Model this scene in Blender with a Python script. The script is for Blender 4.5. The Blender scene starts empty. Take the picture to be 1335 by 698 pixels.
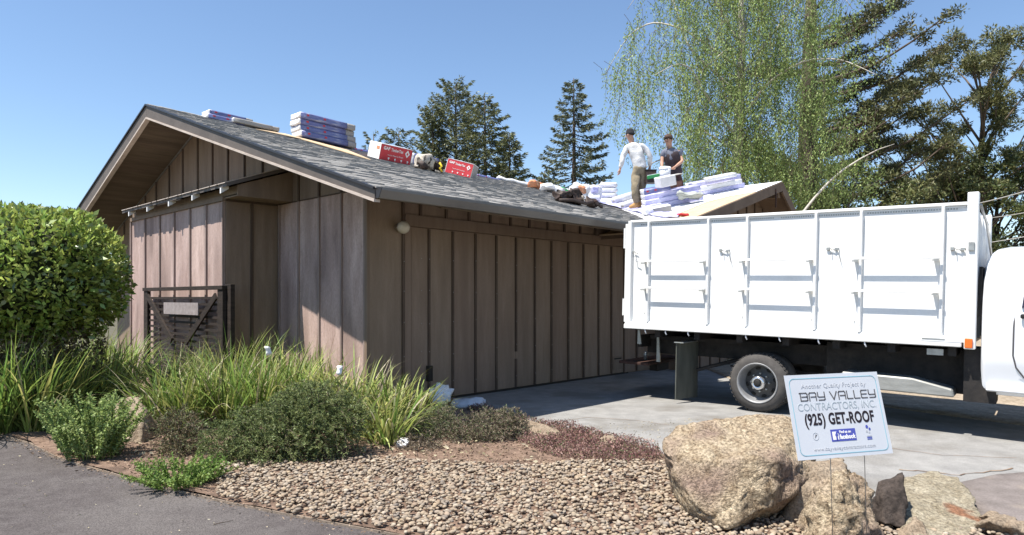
import bpy, bmesh, math, random
import numpy as np
from mathutils import Vector, Matrix, noise, geometry
R = math.radians
random.seed(7); rng = np.random.default_rng(7)
sc = bpy.context.scene
COL = sc.collection

# ---------------------------------------------------------------- camera
H0, CX, FPX, EYE = 389.0, 667.5, 880.0, 1.5          # horizon row, centre column, focal length (px of a 1335 wide picture), eye height
cam_d = bpy.data.cameras.new('camera'); cam = bpy.data.objects.new('camera', cam_d); COL.objects.link(cam)
cam.location = (0, 0, EYE); cam.rotation_euler = (R(90), 0, 0)
cam_d.sensor_width = 36; cam_d.lens = FPX/1335*36; cam_d.shift_y = (H0-349)/1335
cam_d.clip_start = .05; cam_d.clip_end = 2000
sc.camera = cam
# ---------------------------------------------------------------- world, sun, exposure
SUN = Vector((-.39, -.225, 1.0)).normalized()
w = bpy.data.worlds.new('World'); sc.world = w; w.use_nodes = True
nt = w.node_tree; bg = nt.nodes['Background']
sky = nt.nodes.new('ShaderNodeTexSky'); sky.sky_type = 'NISHITA'; sky.sun_disc = False
sky.sun_elevation = math.asin(SUN.z); sky.sun_rotation = math.atan2(SUN.x, SUN.y)
sky.altitude = 300; sky.air_density = 1.05; sky.dust_density = .05; sky.ozone_density = 3.2
nt.links.new(sky.outputs[0], bg.inputs[0]); bg.inputs[1].default_value = .102
sd = bpy.data.lights.new('sun', 'SUN'); sd.energy = 5.0; sd.angle = R(.53); sd.color = (1, .95, .87)
so = bpy.data.objects.new('sun', sd); COL.objects.link(so)
so.rotation_euler = SUN.to_track_quat('Z', 'Y').to_euler()
sc.view_settings.view_transform = 'Standard'; sc.view_settings.look = 'None'
sc.view_settings.gamma = 1; sc.view_settings.exposure = 0.87

# ---------------------------------------------------------------- materials
def mat(name, c1, c2=None, rough=.8, scale=6, detail=6, bump=0, bscale=None, bdist=.01, metal=0, rnd=0, island=0,
        stretch=(1,1,1), spec=.3, trans=0, c3=None, s3=1.5, t3=(.5,.62), coat=0, world=False, speck=None):
    m = bpy.data.materials.new(name); m.use_nodes = True
    n = m.node_tree.nodes; L = m.node_tree.links
    b = n['Principled BSDF']; b.inputs['Roughness'].default_value = rough; b.inputs['Metallic'].default_value = metal
    b.inputs['Specular IOR Level'].default_value = spec
    if coat: b.inputs['Coat Weight'].default_value = coat; b.inputs['Coat Roughness'].default_value = .08
    c2 = c2 or c1
    tc = n.new('ShaderNodeTexCoord'); mp = n.new('ShaderNodeMapping'); mp.inputs['Scale'].default_value = stretch
    if world:
        ge = n.new('ShaderNodeNewGeometry'); L.new(ge.outputs['Position'], mp.inputs['Vector'])
    else: L.new(tc.outputs['Object'], mp.inputs['Vector'])
    no = n.new('ShaderNodeTexNoise'); no.inputs['Scale'].default_value = scale; no.inputs['Detail'].default_value = detail; no.inputs['Roughness'].default_value = .62
    L.new(mp.outputs[0], no.inputs['Vector'])
    cr = n.new('ShaderNodeValToRGB'); cr.color_ramp.elements[0].color = (*c1, 1); cr.color_ramp.elements[1].color = (*c2, 1)
    cr.color_ramp.elements[0].position = .34; cr.color_ramp.elements[1].position = .68
    L.new(no.outputs['Fac'], cr.inputs[0]); col = cr.outputs[0]
    if c3:
        n3 = n.new('ShaderNodeTexNoise'); n3.inputs['Scale'].default_value = s3; n3.inputs['Detail'].default_value = 5
        L.new(mp.outputs[0], n3.inputs['Vector'])
        r3 = n.new('ShaderNodeMapRange'); r3.inputs[1].default_value = t3[0]; r3.inputs[2].default_value = t3[1]; L.new(n3.outputs['Fac'], r3.inputs[0])
        mx = n.new('ShaderNodeMix'); mx.data_type = 'RGBA'; L.new(r3.outputs[0], mx.inputs[0]); L.new(col, mx.inputs[6]); mx.inputs[7].default_value = (*c3, 1); col = mx.outputs[2]
    if speck:
        n4 = n.new('ShaderNodeTexNoise'); n4.inputs['Scale'].default_value = speck[0]; n4.inputs['Detail'].default_value = 4; n4.inputs['Roughness'].default_value = .7; L.new(mp.outputs[0], n4.inputs['Vector'])
        r4 = n.new('ShaderNodeMapRange'); r4.inputs[1].default_value = .36; r4.inputs[2].default_value = .60; r4.inputs[3].default_value = speck[1]; r4.inputs[4].default_value = speck[2]; L.new(n4.outputs['Fac'], r4.inputs[0])
        m4 = n.new('ShaderNodeVectorMath'); m4.operation = 'SCALE'; L.new(col, m4.inputs[0]); L.new(r4.outputs[0], m4.inputs['Scale']); col = m4.outputs[0]
    if rnd or island:
        hs = n.new('ShaderNodeHueSaturation'); L.new(col, hs.inputs['Color'])
        oi = n.new('ShaderNodeObjectInfo'); ge = n.new('ShaderNodeNewGeometry')
        ad = n.new('ShaderNodeMath'); ad.operation = 'ADD'; L.new(oi.outputs['Random'], ad.inputs[0])
        if island: L.new(ge.outputs['Random Per Island'], ad.inputs[1])
        else: ad.inputs[1].default_value = 0
        fr = n.new('ShaderNodeMath'); fr.operation = 'FRACT'; L.new(ad.outputs[0], fr.inputs[0])
        v = n.new('ShaderNodeMapRange'); L.new(fr.outputs[0], v.inputs[0]); k = max(rnd, island)
        v.inputs[3].default_value = 1-k; v.inputs[4].default_value = 1+k; L.new(v.outputs[0], hs.inputs['Value'])
        m2 = n.new('ShaderNodeMath'); m2.operation = 'MULTIPLY'; L.new(fr.outputs[0], m2.inputs[0]); m2.inputs[1].default_value = 7.13
        f2 = n.new('ShaderNodeMath'); f2.operation = 'FRACT'; L.new(m2.outputs[0], f2.inputs[0])
        v2 = n.new('ShaderNodeMapRange'); L.new(f2.outputs[0], v2.inputs[0]); v2.inputs[3].default_value = .5-.04*k; v2.inputs[4].default_value = .5+.04*k
        L.new(v2.outputs[0], hs.inputs['Hue']); col = hs.outputs[0]
    L.new(col, b.inputs['Base Color'])
    if bump:
        nb = n.new('ShaderNodeTexNoise'); nb.inputs['Scale'].default_value = bscale or scale*6; nb.inputs['Detail'].default_value = 8; nb.inputs['Roughness'].default_value = .65
        L.new(mp.outputs[0], nb.inputs['Vector'])
        bu = n.new('ShaderNodeBump'); bu.inputs['Strength'].default_value = bump; bu.inputs['Distance'].default_value = bdist
        L.new(nb.outputs['Fac'], bu.inputs['Height']); L.new(bu.outputs[0], b.inputs['Normal'])
    if trans:
        tr = n.new('ShaderNodeBsdfTranslucent'); L.new(col, tr.inputs[0]); ms = n.new('ShaderNodeMixShader'); ms.inputs[0].default_value = trans
        L.new(b.outputs[0], ms.inputs[1]); L.new(tr.outputs[0], ms.inputs[2]); L.new(ms.outputs[0], n['Material Output'].inputs[0])
    return m
def ramp_mat(name, cols, rough=.8, bump=.3, bscale=60, bdist=.004, tint=.35, trans=0, spec=.3):
    """colour picked per loose piece from a list"""
    m = mat(name, (1,1,1), rough=rough, bump=bump, bscale=bscale, bdist=bdist, spec=spec)
    n = m.node_tree.nodes; L = m.node_tree.links; b = n['Principled BSDF']
    ge = n.new('ShaderNodeNewGeometry'); cr = n.new('ShaderNodeValToRGB'); cr.color_ramp.interpolation = 'LINEAR'
    el = cr.color_ramp.elements
    while len(el) < len(cols): el.new(.5)
    for i, c in enumerate(cols): el[i].position = i/(len(cols)-1); el[i].color = (*c, 1)
    L.new(ge.outputs['Random Per Island'], cr.inputs[0])
    no = [x for x in n if x.type == 'TEX_NOISE'][0]; no.inputs['Scale'].default_value = 25
    mr = n.new('ShaderNodeMapRange'); mr.inputs[1].default_value = .3; mr.inputs[2].default_value = .7; mr.inputs[3].default_value = 1-tint; mr.inputs[4].default_value = 1+tint*.6
    L.new(no.outputs['Fac'], mr.inputs[0])
    mx = n.new('ShaderNodeVectorMath'); mx.operation = 'SCALE'; L.new(cr.outputs[0], mx.inputs[0]); L.new(mr.outputs[0], mx.inputs['Scale'])
    L.new(mx.outputs[0], b.inputs['Base Color'])
    if trans:
        tr = n.new('ShaderNodeBsdfTranslucent'); L.new(mx.outputs[0], tr.inputs[0]); ms = n.new('ShaderNodeMixShader'); ms.inputs[0].default_value = trans
        L.new(b.outputs[0], ms.inputs[1]); L.new(tr.outputs[0], ms.inputs[2]); L.new(ms.outputs[0], n['Material Output'].inputs[0])
    return m
M = {}
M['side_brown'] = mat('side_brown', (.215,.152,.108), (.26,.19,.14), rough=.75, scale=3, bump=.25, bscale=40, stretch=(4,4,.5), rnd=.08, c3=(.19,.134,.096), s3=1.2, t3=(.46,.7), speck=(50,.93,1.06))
M['batten_brown'] = mat('batten_brown', (.075,.05,.035), (.11,.077,.055), rough=.8, scale=3, bump=.2, stretch=(4,4,.5), rnd=.15)  # brown deepened so the battens read as thin shadow lines
M['trim_brown'] = mat('trim_brown', (.19,.135,.097), (.225,.163,.12), rough=.8, scale=3, bump=.2, stretch=(4,4,.5), rnd=.08)
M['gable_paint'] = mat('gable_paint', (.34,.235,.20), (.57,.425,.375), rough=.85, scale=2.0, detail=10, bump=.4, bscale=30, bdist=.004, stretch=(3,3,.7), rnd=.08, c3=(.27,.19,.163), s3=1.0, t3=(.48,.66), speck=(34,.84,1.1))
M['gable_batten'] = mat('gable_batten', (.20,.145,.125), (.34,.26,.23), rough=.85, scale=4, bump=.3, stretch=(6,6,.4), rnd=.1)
M['trim_lit'] = mat('trim_lit', (.42,.35,.30), (.56,.48,.42), rough=.8, scale=3, bump=.3, stretch=(1,.6,3))  # pale tone carries the sunlit look of the lower trim
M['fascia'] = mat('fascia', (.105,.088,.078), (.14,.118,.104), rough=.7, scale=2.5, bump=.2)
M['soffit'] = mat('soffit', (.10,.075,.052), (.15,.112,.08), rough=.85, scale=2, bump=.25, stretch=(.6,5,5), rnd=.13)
M['gutter'] = mat('gutter', (.10,.088,.078), (.135,.12,.108), rough=.42, scale=1.5, spec=.5, c3=(.16,.145,.13), s3=.7)
M['dark_gap'] = mat('dark_gap', (.03,.025,.02), rough=.9)
M['shingle'] = mat('shingle', (.24,.228,.212), (.32,.306,.288), rough=.95, scale=14, bump=.5, bscale=150, bdist=.004, rnd=.15, island=.15, c3=(.19,.18,.166), s3=5, t3=(.55,.7), speck=(120,.82,1.1))
M['metal_edge'] = mat('metal_edge', (.045,.04,.04), rough=.4, metal=.4)
M['membrane'] = mat('membrane', (.72,.72,.73), (.80,.80,.80), rough=.6, scale=2, bump=.3, bscale=4, bdist=.02, c3=(.6,.6,.62), s3=2.5, t3=(.58,.75))
M['plywood'] = mat('plywood', (.50,.36,.22), (.60,.46,.30), rough=.8, scale=3, stretch=(1,8,1), bump=.1)
M['house_brown'] = mat('house_brown', (.15,.105,.075), (.2,.145,.105), rough=.8, scale=3, bump=.2)
M['glass_lamp'] = mat('glass_lamp', (.5,.45,.36), (.62,.57,.48), rough=.25, scale=10, spec=.6)
M['lamp_metal'] = mat('lamp_metal', (.25,.2,.15), rough=.4, metal=.5)
M['gate_wood'] = mat('gate_wood', (.018,.013,.010), (.045,.032,.025), rough=.85, scale=5, bump=.4, stretch=(1,1,6))
M['plate'] = mat('plate', (.25,.21,.2), (.36,.31,.30), rough=.6, scale=12, bump=.2)
M['asphalt'] = mat('asphalt', (.060,.051,.049), (.088,.077,.074), rough=.95, scale=7, bump=.8, bscale=170, bdist=.006, c3=(.105,.094,.088), s3=.7, t3=(.46,.66), detail=12, speck=(120,.55,1.6))
M['drive'] = mat('drive', (.20,.195,.187), (.275,.268,.255), rough=.95, scale=4, bump=.7, bscale=110, bdist=.006, c3=(.175,.165,.15), s3=1.1, t3=(.5,.62), detail=14, speck=(90,.82,1.15))
M['old_concrete'] = mat('old_concrete', (.14,.12,.11), (.20,.172,.16), rough=.95, scale=6, bump=.4, bscale=90, c3=(.25,.21,.175), s3=2.3, t3=(.55,.68), speck=(80,.82,1.15))
M['dirt'] = mat('dirt', (.24,.19,.135), (.40,.33,.25), rough=1, scale=5, bump=.7, bscale=30, bdist=.02, detail=12, speck=(30,.7,1.15))
M['ground'] = mat('ground', (.075,.07,.045), (.13,.115,.08), rough=1, scale=2, bump=.5, bscale=12, bdist=.03, detail=12)
M['soil'] = mat('soil', (.15,.098,.07), (.27,.185,.135), rough=1, scale=12, bump=.9, bscale=60, bdist=.02, detail=12, c3=(.12,.08,.058), s3=4, t3=(.5,.65))
M['edging'] = mat('edging', (.17,.13,.10), (.26,.21,.165), rough=.95, scale=10, bump=.5)
M['white_paint'] = mat('white_paint', (.74,.735,.72), (.82,.82,.81), rough=.4, scale=2, spec=.5, coat=.2, bump=.06, bscale=3, c3=(.62,.585,.54), s3=2.6, t3=(.62,.8), speck=(40,.97,1.01))
M['cab_white'] = mat('cab_white', (.80,.81,.83), (.83,.84,.86), rough=.25, scale=1, spec=.6, coat=1)
M['black'] = mat('black', (.012,.012,.012), (.03,.028,.026), rough=.7, scale=9, bump=.2)
M['chassis'] = mat('chassis', (.014,.013,.013), (.035,.03,.027), rough=.75, scale=7, bump=.3)
M['tyre'] = mat('tyre', (.06,.055,.052), (.095,.088,.082), rough=.9, scale=9, bump=.3, bscale=60)
M['rim'] = mat('rim', (.22,.22,.225), (.34,.34,.34), rough=.5, metal=.3, scale=5)
M['rim_face'] = mat('rim_face', (.07,.068,.068), (.12,.118,.115), rough=.5, metal=.3, scale=8)
M['chrome'] = mat('chrome', (.75,.75,.76), rough=.15, metal=.9)
M['galv'] = mat('galv', (.35,.35,.34), (.5,.5,.48), rough=.4, metal=.6, scale=12)
M['flap'] = mat('flap', (.075,.078,.066), (.115,.118,.10), rough=.7, scale=3, bump=.15, stretch=(3,3,.6))
M['tank'] = mat('tank', (.25,.25,.235), (.36,.36,.34), rough=.5, metal=.3, scale=4, stretch=(1,3,4))
M['amber'] = mat('amber', (.85,.16,.02), (.75,.12,.02), rough=.3, spec=.6)
M['window'] = mat('window', (.03,.025,.04), rough=.06, spec=.8)
M['rust_red'] = mat('rust_red', (.04,.022,.018), (.09,.045,.035), rough=.8, scale=12)
M['wrap_blue'] = mat('wrap_blue', (.10,.12,.32), (.20,.22,.42), rough=.4, scale=7, stretch=(1,1,5), spec=.5, rnd=.15, c3=(.36,.38,.48), s3=4, t3=(.52,.66), bump=.3, bscale=14)
M['wrap_white'] = mat('wrap_white', (.68,.68,.70), (.82,.82,.84), rough=.4, scale=4, spec=.5, bump=.5, bscale=10, bdist=.02, rnd=.06)
M['wrap_lilac'] = mat('wrap_lilac', (.38,.38,.68), (.62,.62,.82), rough=.35, scale=5, spec=.5, bump=.5, bscale=10, bdist=.02, rnd=.1)
M['box_red'] = mat('box_red', (.50,.035,.045), (.58,.05,.06), rough=.55, scale=3, spec=.4)
M['box_grey'] = mat('box_grey', (.30,.285,.265), (.36,.34,.32), rough=.8, scale=3)
M['ink_white'] = mat('ink_white', (.8,.78,.76), rough=.6)
M['ink_black'] = mat('ink_black', (.02,.012,.016), rough=.6)
M['ink_dark'] = mat('ink_dark', (.10,.095,.10), rough=.6)
M['ink_grey'] = mat('ink_grey', (.36,.40,.43), rough=.6)
M['ink_pale'] = mat('ink_pale', (.40,.41,.44), rough=.6)
M['ink_teal'] = mat('ink_teal', (.25,.47,.55), rough=.6)
M['ink_blue'] = mat('ink_blue', (.07,.085,.36), rough=.6)
M['sign_white'] = mat('sign_white', (.53,.545,.58), (.57,.585,.62), rough=.5, scale=3)
M['wire'] = mat('wire', (.3,.29,.27), rough=.4, metal=.6)
M['rock'] = mat('rock', (.31,.225,.145), (.62,.51,.36), rough=.97, scale=12, detail=15, bump=1, bscale=55, bdist=.04, c3=(.32,.23,.18), s3=3.0, t3=(.47,.66), speck=(48,.48,1.2), spec=.12)
M['rock_shaded'] = mat('rock_shaded', (.035,.027,.023), (.09,.07,.058), rough=.95, scale=5, detail=12, bump=.8, bscale=30, bdist=.02, speck=(30,.6,1.2))  # lowered colour stands in for the shadow face of the wedge rock
M['rock_flat'] = mat('rock_flat', (.30,.25,.17), (.50,.44,.33), rough=.97, scale=9, detail=14, bump=1, bscale=50, bdist=.04, c3=(.33,.17,.10), s3=1.6, t3=(.60,.65), speck=(44,.5,1.2), spec=.12)
M['rock_tan'] = mat('rock_tan', (.22,.165,.115), (.36,.29,.215), rough=.97, scale=9, detail=14, bump=1, bscale=40, bdist=.02, speck=(60,.6,1.2), spec=.15)
M['skin'] = mat('skin', (.42,.24,.17), (.48,.28,.20), rough=.55, scale=8)
M['shirt_white'] = mat('shirt_white', (.56,.56,.56), (.68,.68,.68), rough=.9, scale=6, bump=.6, bscale=9, bdist=.04)
M['khaki'] = mat('khaki', (.20,.165,.11), (.30,.25,.17), rough=.9, scale=9, bump=.4, bscale=16, bdist=.02)
M['boot'] = mat('boot', (.45,.25,.09), (.5,.3,.12), rough=.8, scale=9)
M['knit'] = mat('knit', (.02,.02,.024), (.035,.034,.04), rough=.95, scale=30, bump=.4)
M['vest'] = mat('vest', (.035,.025,.03), (.06,.045,.05), rough=.85, scale=8, bump=.3)
M['tee'] = mat('tee', (.13,.14,.19), (.17,.18,.23), rough=.9, scale=8, bump=.3)
M['trouser_dark'] = mat('trouser_dark', (.07,.035,.03), (.10,.055,.045), rough=.9, scale=8)
M['cap'] = mat('cap', (.05,.03,.025), (.12,.08,.06), rough=.9, scale=25)
M['hair'] = mat('hair', (.02,.014,.01), rough=.8)
M['green_card'] = mat('green_card', (.03,.22,.07), (.05,.28,.10), rough=.5, scale=4)
M['red_plastic'] = mat('red_plastic', (.6,.04,.04), rough=.4)
M['tarp'] = mat('tarp', (.30,.32,.30), (.42,.44,.41), rough=.6, scale=3, bump=.5, bscale=8, bdist=.03)
M['leather'] = mat('leather', (.02,.014,.012), (.07,.045,.035), rough=.6, scale=14, bump=.5, spec=.4)
M['cloth_tan'] = mat('cloth_tan', (.35,.30,.24), (.6,.55,.48), rough=.9, scale=18, bump=.5, c3=(.05,.04,.035), s3=9, t3=(.55,.6))
M['yellow'] = mat('yellow', (.75,.55,.04), rough=.6)
M['scrap_orange'] = mat('scrap_orange', (.6,.2,.08), (.5,.3,.2), rough=.8, scale=10)
M['sheet_grey'] = mat('sheet_grey', (.42,.43,.46), (.62,.62,.66), rough=.6, scale=5, bump=.6, bscale=9, bdist=.03)
M['paper'] = mat('paper', (.78,.78,.78), (.84,.84,.84), rough=.7, scale=5, bump=.3)
M['bark'] = mat('bark', (.06,.045,.035), (.12,.09,.07), rough=.95, scale=5, bump=.6, bscale=14, bdist=.05, stretch=(1,1,.3))
M['bark_pale'] = mat('bark_pale', (.42,.38,.32), (.6,.56,.5), rough=.9, scale=3, bump=.3, stretch=(1,1,.4), c3=(.12,.1,.08), s3=3, t3=(.56,.64))
M['bark_brown'] = mat('bark_brown', (.09,.068,.052), (.17,.13,.10), rough=.95, scale=5, bump=.5, stretch=(1,1,.3))
M['cable'] = mat('cable', (.45,.44,.42), rough=.5)
def leafmat(name, a, b, k=.45, tr=.35, rough=.5, spec=.35): return mat(name, a, b, rough=rough, scale=1.3, island=k, trans=tr, spec=spec)
M['hedge'] = leafmat('hedge', (.19,.26,.045), (.38,.46,.13), .65, .36, rough=.25, spec=.9)
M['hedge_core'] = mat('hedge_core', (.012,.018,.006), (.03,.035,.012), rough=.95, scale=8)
M['strap_green'] = leafmat('strap_green', (.12,.195,.04), (.28,.36,.09), .65, .40)
M['strap_olive'] = leafmat('strap_olive', (.22,.25,.06), (.46,.47,.18), .65, .40)
M['strap_dry'] = leafmat('strap_dry', (.30,.25,.15), (.50,.45,.32), .5, .25)
M['juniper'] = leafmat('juniper', (.13,.165,.06), (.25,.29,.12), .5, .35)
M['fresh'] = leafmat('fresh', (.21,.29,.08), (.36,.44,.17), .45, .4)
M['lime'] = leafmat('lime', (.15,.24,.05), (.24,.34,.09), .4, .35)
M['dry_shrub'] = leafmat('dry_shrub', (.15,.115,.08), (.30,.245,.18), .5, .15)
M['brown_shrub'] = leafmat('brown_shrub', (.10,.075,.045), (.17,.14,.075), .5, .2)
M['pink_cover'] = leafmat('pink_cover', (.19,.095,.085), (.33,.21,.175), .6, .3)
M['grey_green'] = leafmat('grey_green', (.11,.14,.06), (.2,.23,.11), .45, .25)
M['conifer'] = leafmat('conifer', (.085,.10,.06), (.17,.185,.105), .45, .25)  # lighter and slightly bluish in place of distance haze
M['conifer_yellow'] = leafmat('conifer_yellow', (.17,.18,.07), (.27,.28,.11), .45, .28)
M['birch'] = leafmat('birch', (.22,.30,.09), (.38,.46,.18), .45, .5)
M['cypress'] = leafmat('cypress', (.075,.085,.036), (.155,.15,.065), .5, .22)
M['gum'] = leafmat('gum', (.125,.14,.055), (.25,.25,.11), .5, .3)
M['far_green'] = leafmat('far_green', (.065,.09,.035), (.14,.165,.055), .5, .28)
M['mulch'] = ramp_mat('mulch', [(.10,.06,.04),(.22,.15,.10),(.35,.26,.18),(.16,.10,.07)], bump=.2)
M['pebble'] = ramp_mat('pebble', [(.30,.222,.148),(.22,.178,.138),(.38,.31,.225),(.27,.19,.13),(.41,.35,.275),(.32,.24,.155),(.20,.172,.148),(.36,.28,.195),(.27,.22,.172)], rough=.8, bump=.15)

# ---------------------------------------------------------------- helpers
class MB:
    def __init__(s): s.v = []; s.f = []; s.m = []; s.mi = 0; s.sm = []; s.smooth = False
    def add(s, vs, fs):
        o = len(s.v); s.v += [tuple(p) for p in vs]; s.f += [tuple(i+o for i in f) for f in fs]; s.m += [s.mi]*len(fs); s.sm += [s.smooth]*len(fs)
    def box(s, x0, x1, y0, y1, z0, z1, mt=None):
        vs = [Vector(p) for p in ((x0,y0,z0),(x1,y0,z0),(x1,y1,z0),(x0,y1,z0),(x0,y0,z1),(x1,y0,z1),(x1,y1,z1),(x0,y1,z1))]
        if mt is not None: vs = [mt @ p for p in vs]
        s.add(vs, [(0,3,2,1),(4,5,6,7),(0,1,5,4),(1,2,6,5),(2,3,7,6),(3,0,4,7)])
    def hexa(s, p): s.add(p, [(0,3,2,1),(4,5,6,7),(0,1,5,4),(1,2,6,5),(2,3,7,6),(3,0,4,7)])
    def prism(s, poly, off):                       # poly: 3D points, off: extrusion vector
        n = len(poly); off = Vector(off); a = [Vector(p) for p in poly]
        s.add(a+[p+off for p in a], [tuple(range(n))[::-1], tuple(range(n, 2*n))]+[(i, (i+1) % n, n+(i+1) % n, n+i) for i in range(n)])
    def bar(s, a, b, w, h=None, up=(0,0,1)):
        a = Vector(a); b = Vector(b); d = (b-a).normalized(); up = Vector(up); h = h or w
        x = d.cross(up)
        if x.length < 1e-3: x = d.cross(Vector((1,0,0)))
        x.normalize(); y = x.cross(d).normalized(); x *= w/2; y *= h/2
        s.hexa([a-x-y, a+x-y, a+x+y, a-x+y, b-x-y, b+x-y, b+x+y, b-x+y])
    def tube(s, pts, rad, n=8, caps=True):
        pts = [Vector(p) for p in pts]
        if not hasattr(rad, '__len__'): rad = [rad]*len(pts)
        rings = []; prev = None
        for i, p in enumerate(pts):
            d = (pts[min(i+1, len(pts)-1)]-pts[max(i-1, 0)]).normalized()
            x = (prev - d*prev.dot(d)) if prev is not None else d.cross(Vector((0,0,1)) if abs(d.z) < .9 else Vector((1,0,0)))
            x.normalize(); prev = x; y = d.cross(x)
            rings.append([p+(x*math.cos(2*math.pi*k/n)+y*math.sin(2*math.pi*k/n))*rad[i] for k in range(n)])
        vs = [q for r in rings for q in r]; fs = []
        for i in range(len(pts)-1):
            for k in range(n): fs.append((i*n+k, i*n+(k+1) % n, (i+1)*n+(k+1) % n, (i+1)*n+k))
        if caps: fs += [tuple(range(n))[::-1], tuple(range((len(pts)-1)*n, len(pts)*n))]
        o = s.smooth; s.smooth = True; s.add(vs, fs); s.smooth = o
    def lathe(s, prof, mt, n=32, caps=True):                  # prof: (radius, height) about local z
        vs = []; fs = []
        for r, h in prof:
            for k in range(n): vs.append(mt @ Vector((r*math.cos(2*math.pi*k/n), r*math.sin(2*math.pi*k/n), h)))
        for i in range(len(prof)-1):
            for k in range(n): fs.append((i*n+k, i*n+(k+1) % n, (i+1)*n+(k+1) % n, (i+1)*n+k))
        if caps and prof[0][0] > 1e-4 : fs.append(tuple(range(n))[::-1])
        if caps and prof[-1][0] > 1e-4: fs.append(tuple(range((len(prof)-1)*n, len(prof)*n)))
        o = s.smooth; s.smooth = True; s.add(vs, fs); s.smooth = o
    def mesh(s, name, mats, bevel=0):
        me = bpy.data.meshes.new(name); me.from_pydata(s.v, [], s.f)
        for m in (mats if isinstance(mats, (list, tuple)) else [mats]): me.materials.append(M[m])
        me.polygons.foreach_set('material_index', s.m); me.polygons.foreach_set('use_smooth', s.sm)
        bm = bmesh.new(); bm.from_mesh(me); bmesh.ops.recalc_face_normals(bm, faces=bm.faces)
        if bevel: bmesh.ops.bevel(bm, geom=bm.edges[:], offset=bevel, segments=1, affect='EDGES')
        bm.to_mesh(me); bm.free(); me.update(); return me
    def obj(s, name, mats, parent=None, bevel=0, **kw): return link(name, s.mesh(name, mats, bevel), parent, **kw)
def link(name, me, parent=None, label=None, cat=None, group=None, kind=None, mtx=None):
    o = bpy.data.objects.new(name, me); COL.objects.link(o)
    if parent: o.parent = parent
    if label: o['label'] = label
    if cat: o['category'] = cat
    if group: o['group'] = group
    if kind: o['kind'] = kind
    if mtx is not None: o.matrix_local = mtx
    return o
def thing(name, label, cat, loc=(0,0,0), rz=0, group=None, mtx=None):
    o = link(name, None, None, label, cat, group)
    if mtx is not None: o.matrix_local = mtx
    else: o.location = loc; o.rotation_euler = (0,0,rz)
    return o
def boxo(name, m, parent, x0, x1, y0, y1, z0, z1, bevel=0, **kw):
    b = MB(); b.box(x0, x1, y0, y1, z0, z1); return b.obj(name, m, parent, bevel, **kw)
def np_mesh(name, V, F, mats, mi=None, smooth=False):
    me = bpy.data.meshes.new(name); V = np.asarray(V, np.float32); F = np.asarray(F, np.int32)
    me.vertices.add(len(V)); me.vertices.foreach_set('co', V.ravel())
    k = F.shape[1]; me.loops.add(F.size); me.loops.foreach_set('vertex_index', F.ravel())
    me.polygons.add(len(F)); me.polygons.foreach_set('loop_start', np.arange(len(F), dtype=np.int32)*k)
    for m in (mats if isinstance(mats, (list, tuple)) else [mats]): me.materials.append(M[m])
    if mi is not None: me.polygons.foreach_set('material_index', np.asarray(mi, np.int32))
    if smooth: me.polygons.foreach_set('use_smooth', np.ones(len(F), bool))
    me.update(calc_edges=True); return me
def unit(a): return a/np.maximum(np.linalg.norm(a, axis=-1, keepdims=True), 1e-9)
def leaves(P, D, L, W, fold=.15):
    """one four-cornered leaf per row: P base, D direction"""
    n = len(P); L = np.broadcast_to(L, (n,))[:, None]; W = np.broadcast_to(W, (n,))[:, None]
    D = unit(D); S = unit(np.cross(D, rng.normal(size=(n, 3)))); N = np.cross(S, D)
    mid = P+D*L*.45
    V = np.stack([P, mid+S*W*.5+N*L*fold, P+D*L, mid-S*W*.5+N*L*fold], 1).reshape(-1, 3)
    return V, np.arange(n*4).reshape(n, 4)
def merge(parts):
    Vs = []; Fs = []; Ms = []; o = 0
    for i, (V, F) in enumerate(parts): Vs.append(V); Fs.append(F+o); Ms.append(np.full(len(F), i)); o += len(V)
    return np.concatenate(Vs), np.concatenate(Fs), np.concatenate(Ms)
def blades(base, az, lean, L, W, K=6, droop=1.6):
    """strap leaves: arcs of K segments"""
    n = len(base); t = np.linspace(0, 1, K+1)[None, :]
    ang = lean[:, None]+droop[:, None]*t**1.8 if hasattr(droop, '__len__') else lean[:, None]+droop*t**1.8
    st = L[:, None]/K
    r = np.cumsum(np.sin(ang)*st, 1)-np.sin(ang[:, :1])*st; z = np.cumsum(np.cos(ang)*st, 1)-np.cos(ang[:, :1])*st
    dx = np.cos(az)[:, None]; dy = np.sin(az)[:, None]
    C = np.stack([base[:, 0:1]+r*dx, base[:, 1:2]+r*dy, base[:, 2:3]+z], 2)
    tw = az[:, None]+rng.normal(0, .5, (n, 1)); S = np.stack([-np.sin(tw)*np.ones_like(t), np.cos(tw)*np.ones_like(t), np.zeros((n, K+1))], 2)
    wd = (W[:, None]*(1-t**2.2)*(.55+.45*np.minimum(1, t*4)))[:, :, None]+.0008
    V = np.stack([C-S*wd/2, C+S*wd/2], 2).reshape(n, (K+1)*2, 3)
    f = np.array([[2*i, 2*i+1, 2*i+3, 2*i+2] for i in range(K)])
    F = (f[None]+(np.arange(n)*(K+1)*2)[:, None, None]).reshape(-1, 4)
    return V.reshape(-1, 3), F
def pip(poly, X, Y):
    x = np.array([p[0] for p in poly]); y = np.array([p[1] for p in poly]); ins = np.zeros(X.shape, bool); j = len(poly)-1
    for i in range(len(poly)):
        c = ((y[i] > Y) != (y[j] > Y)) & (X < (x[j]-x[i])*(Y-y[i])/(y[j]-y[i]+1e-12)+x[i]); ins ^= c; j = i
    return ins
def scatter(poly, n, seed=0):
    x0, x1 = min(p[0] for p in poly), max(p[0] for p in poly); y0, y1 = min(p[1] for p in poly), max(p[1] for p in poly)
    out = np.zeros((0, 2))
    while len(out) < n:
        q = rng.uniform((x0, y0), (x1, y1), (n*2, 2)); out = np.concatenate([out, q[pip(poly, q[:, 0], q[:, 1])]])
    return out[:n]
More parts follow.
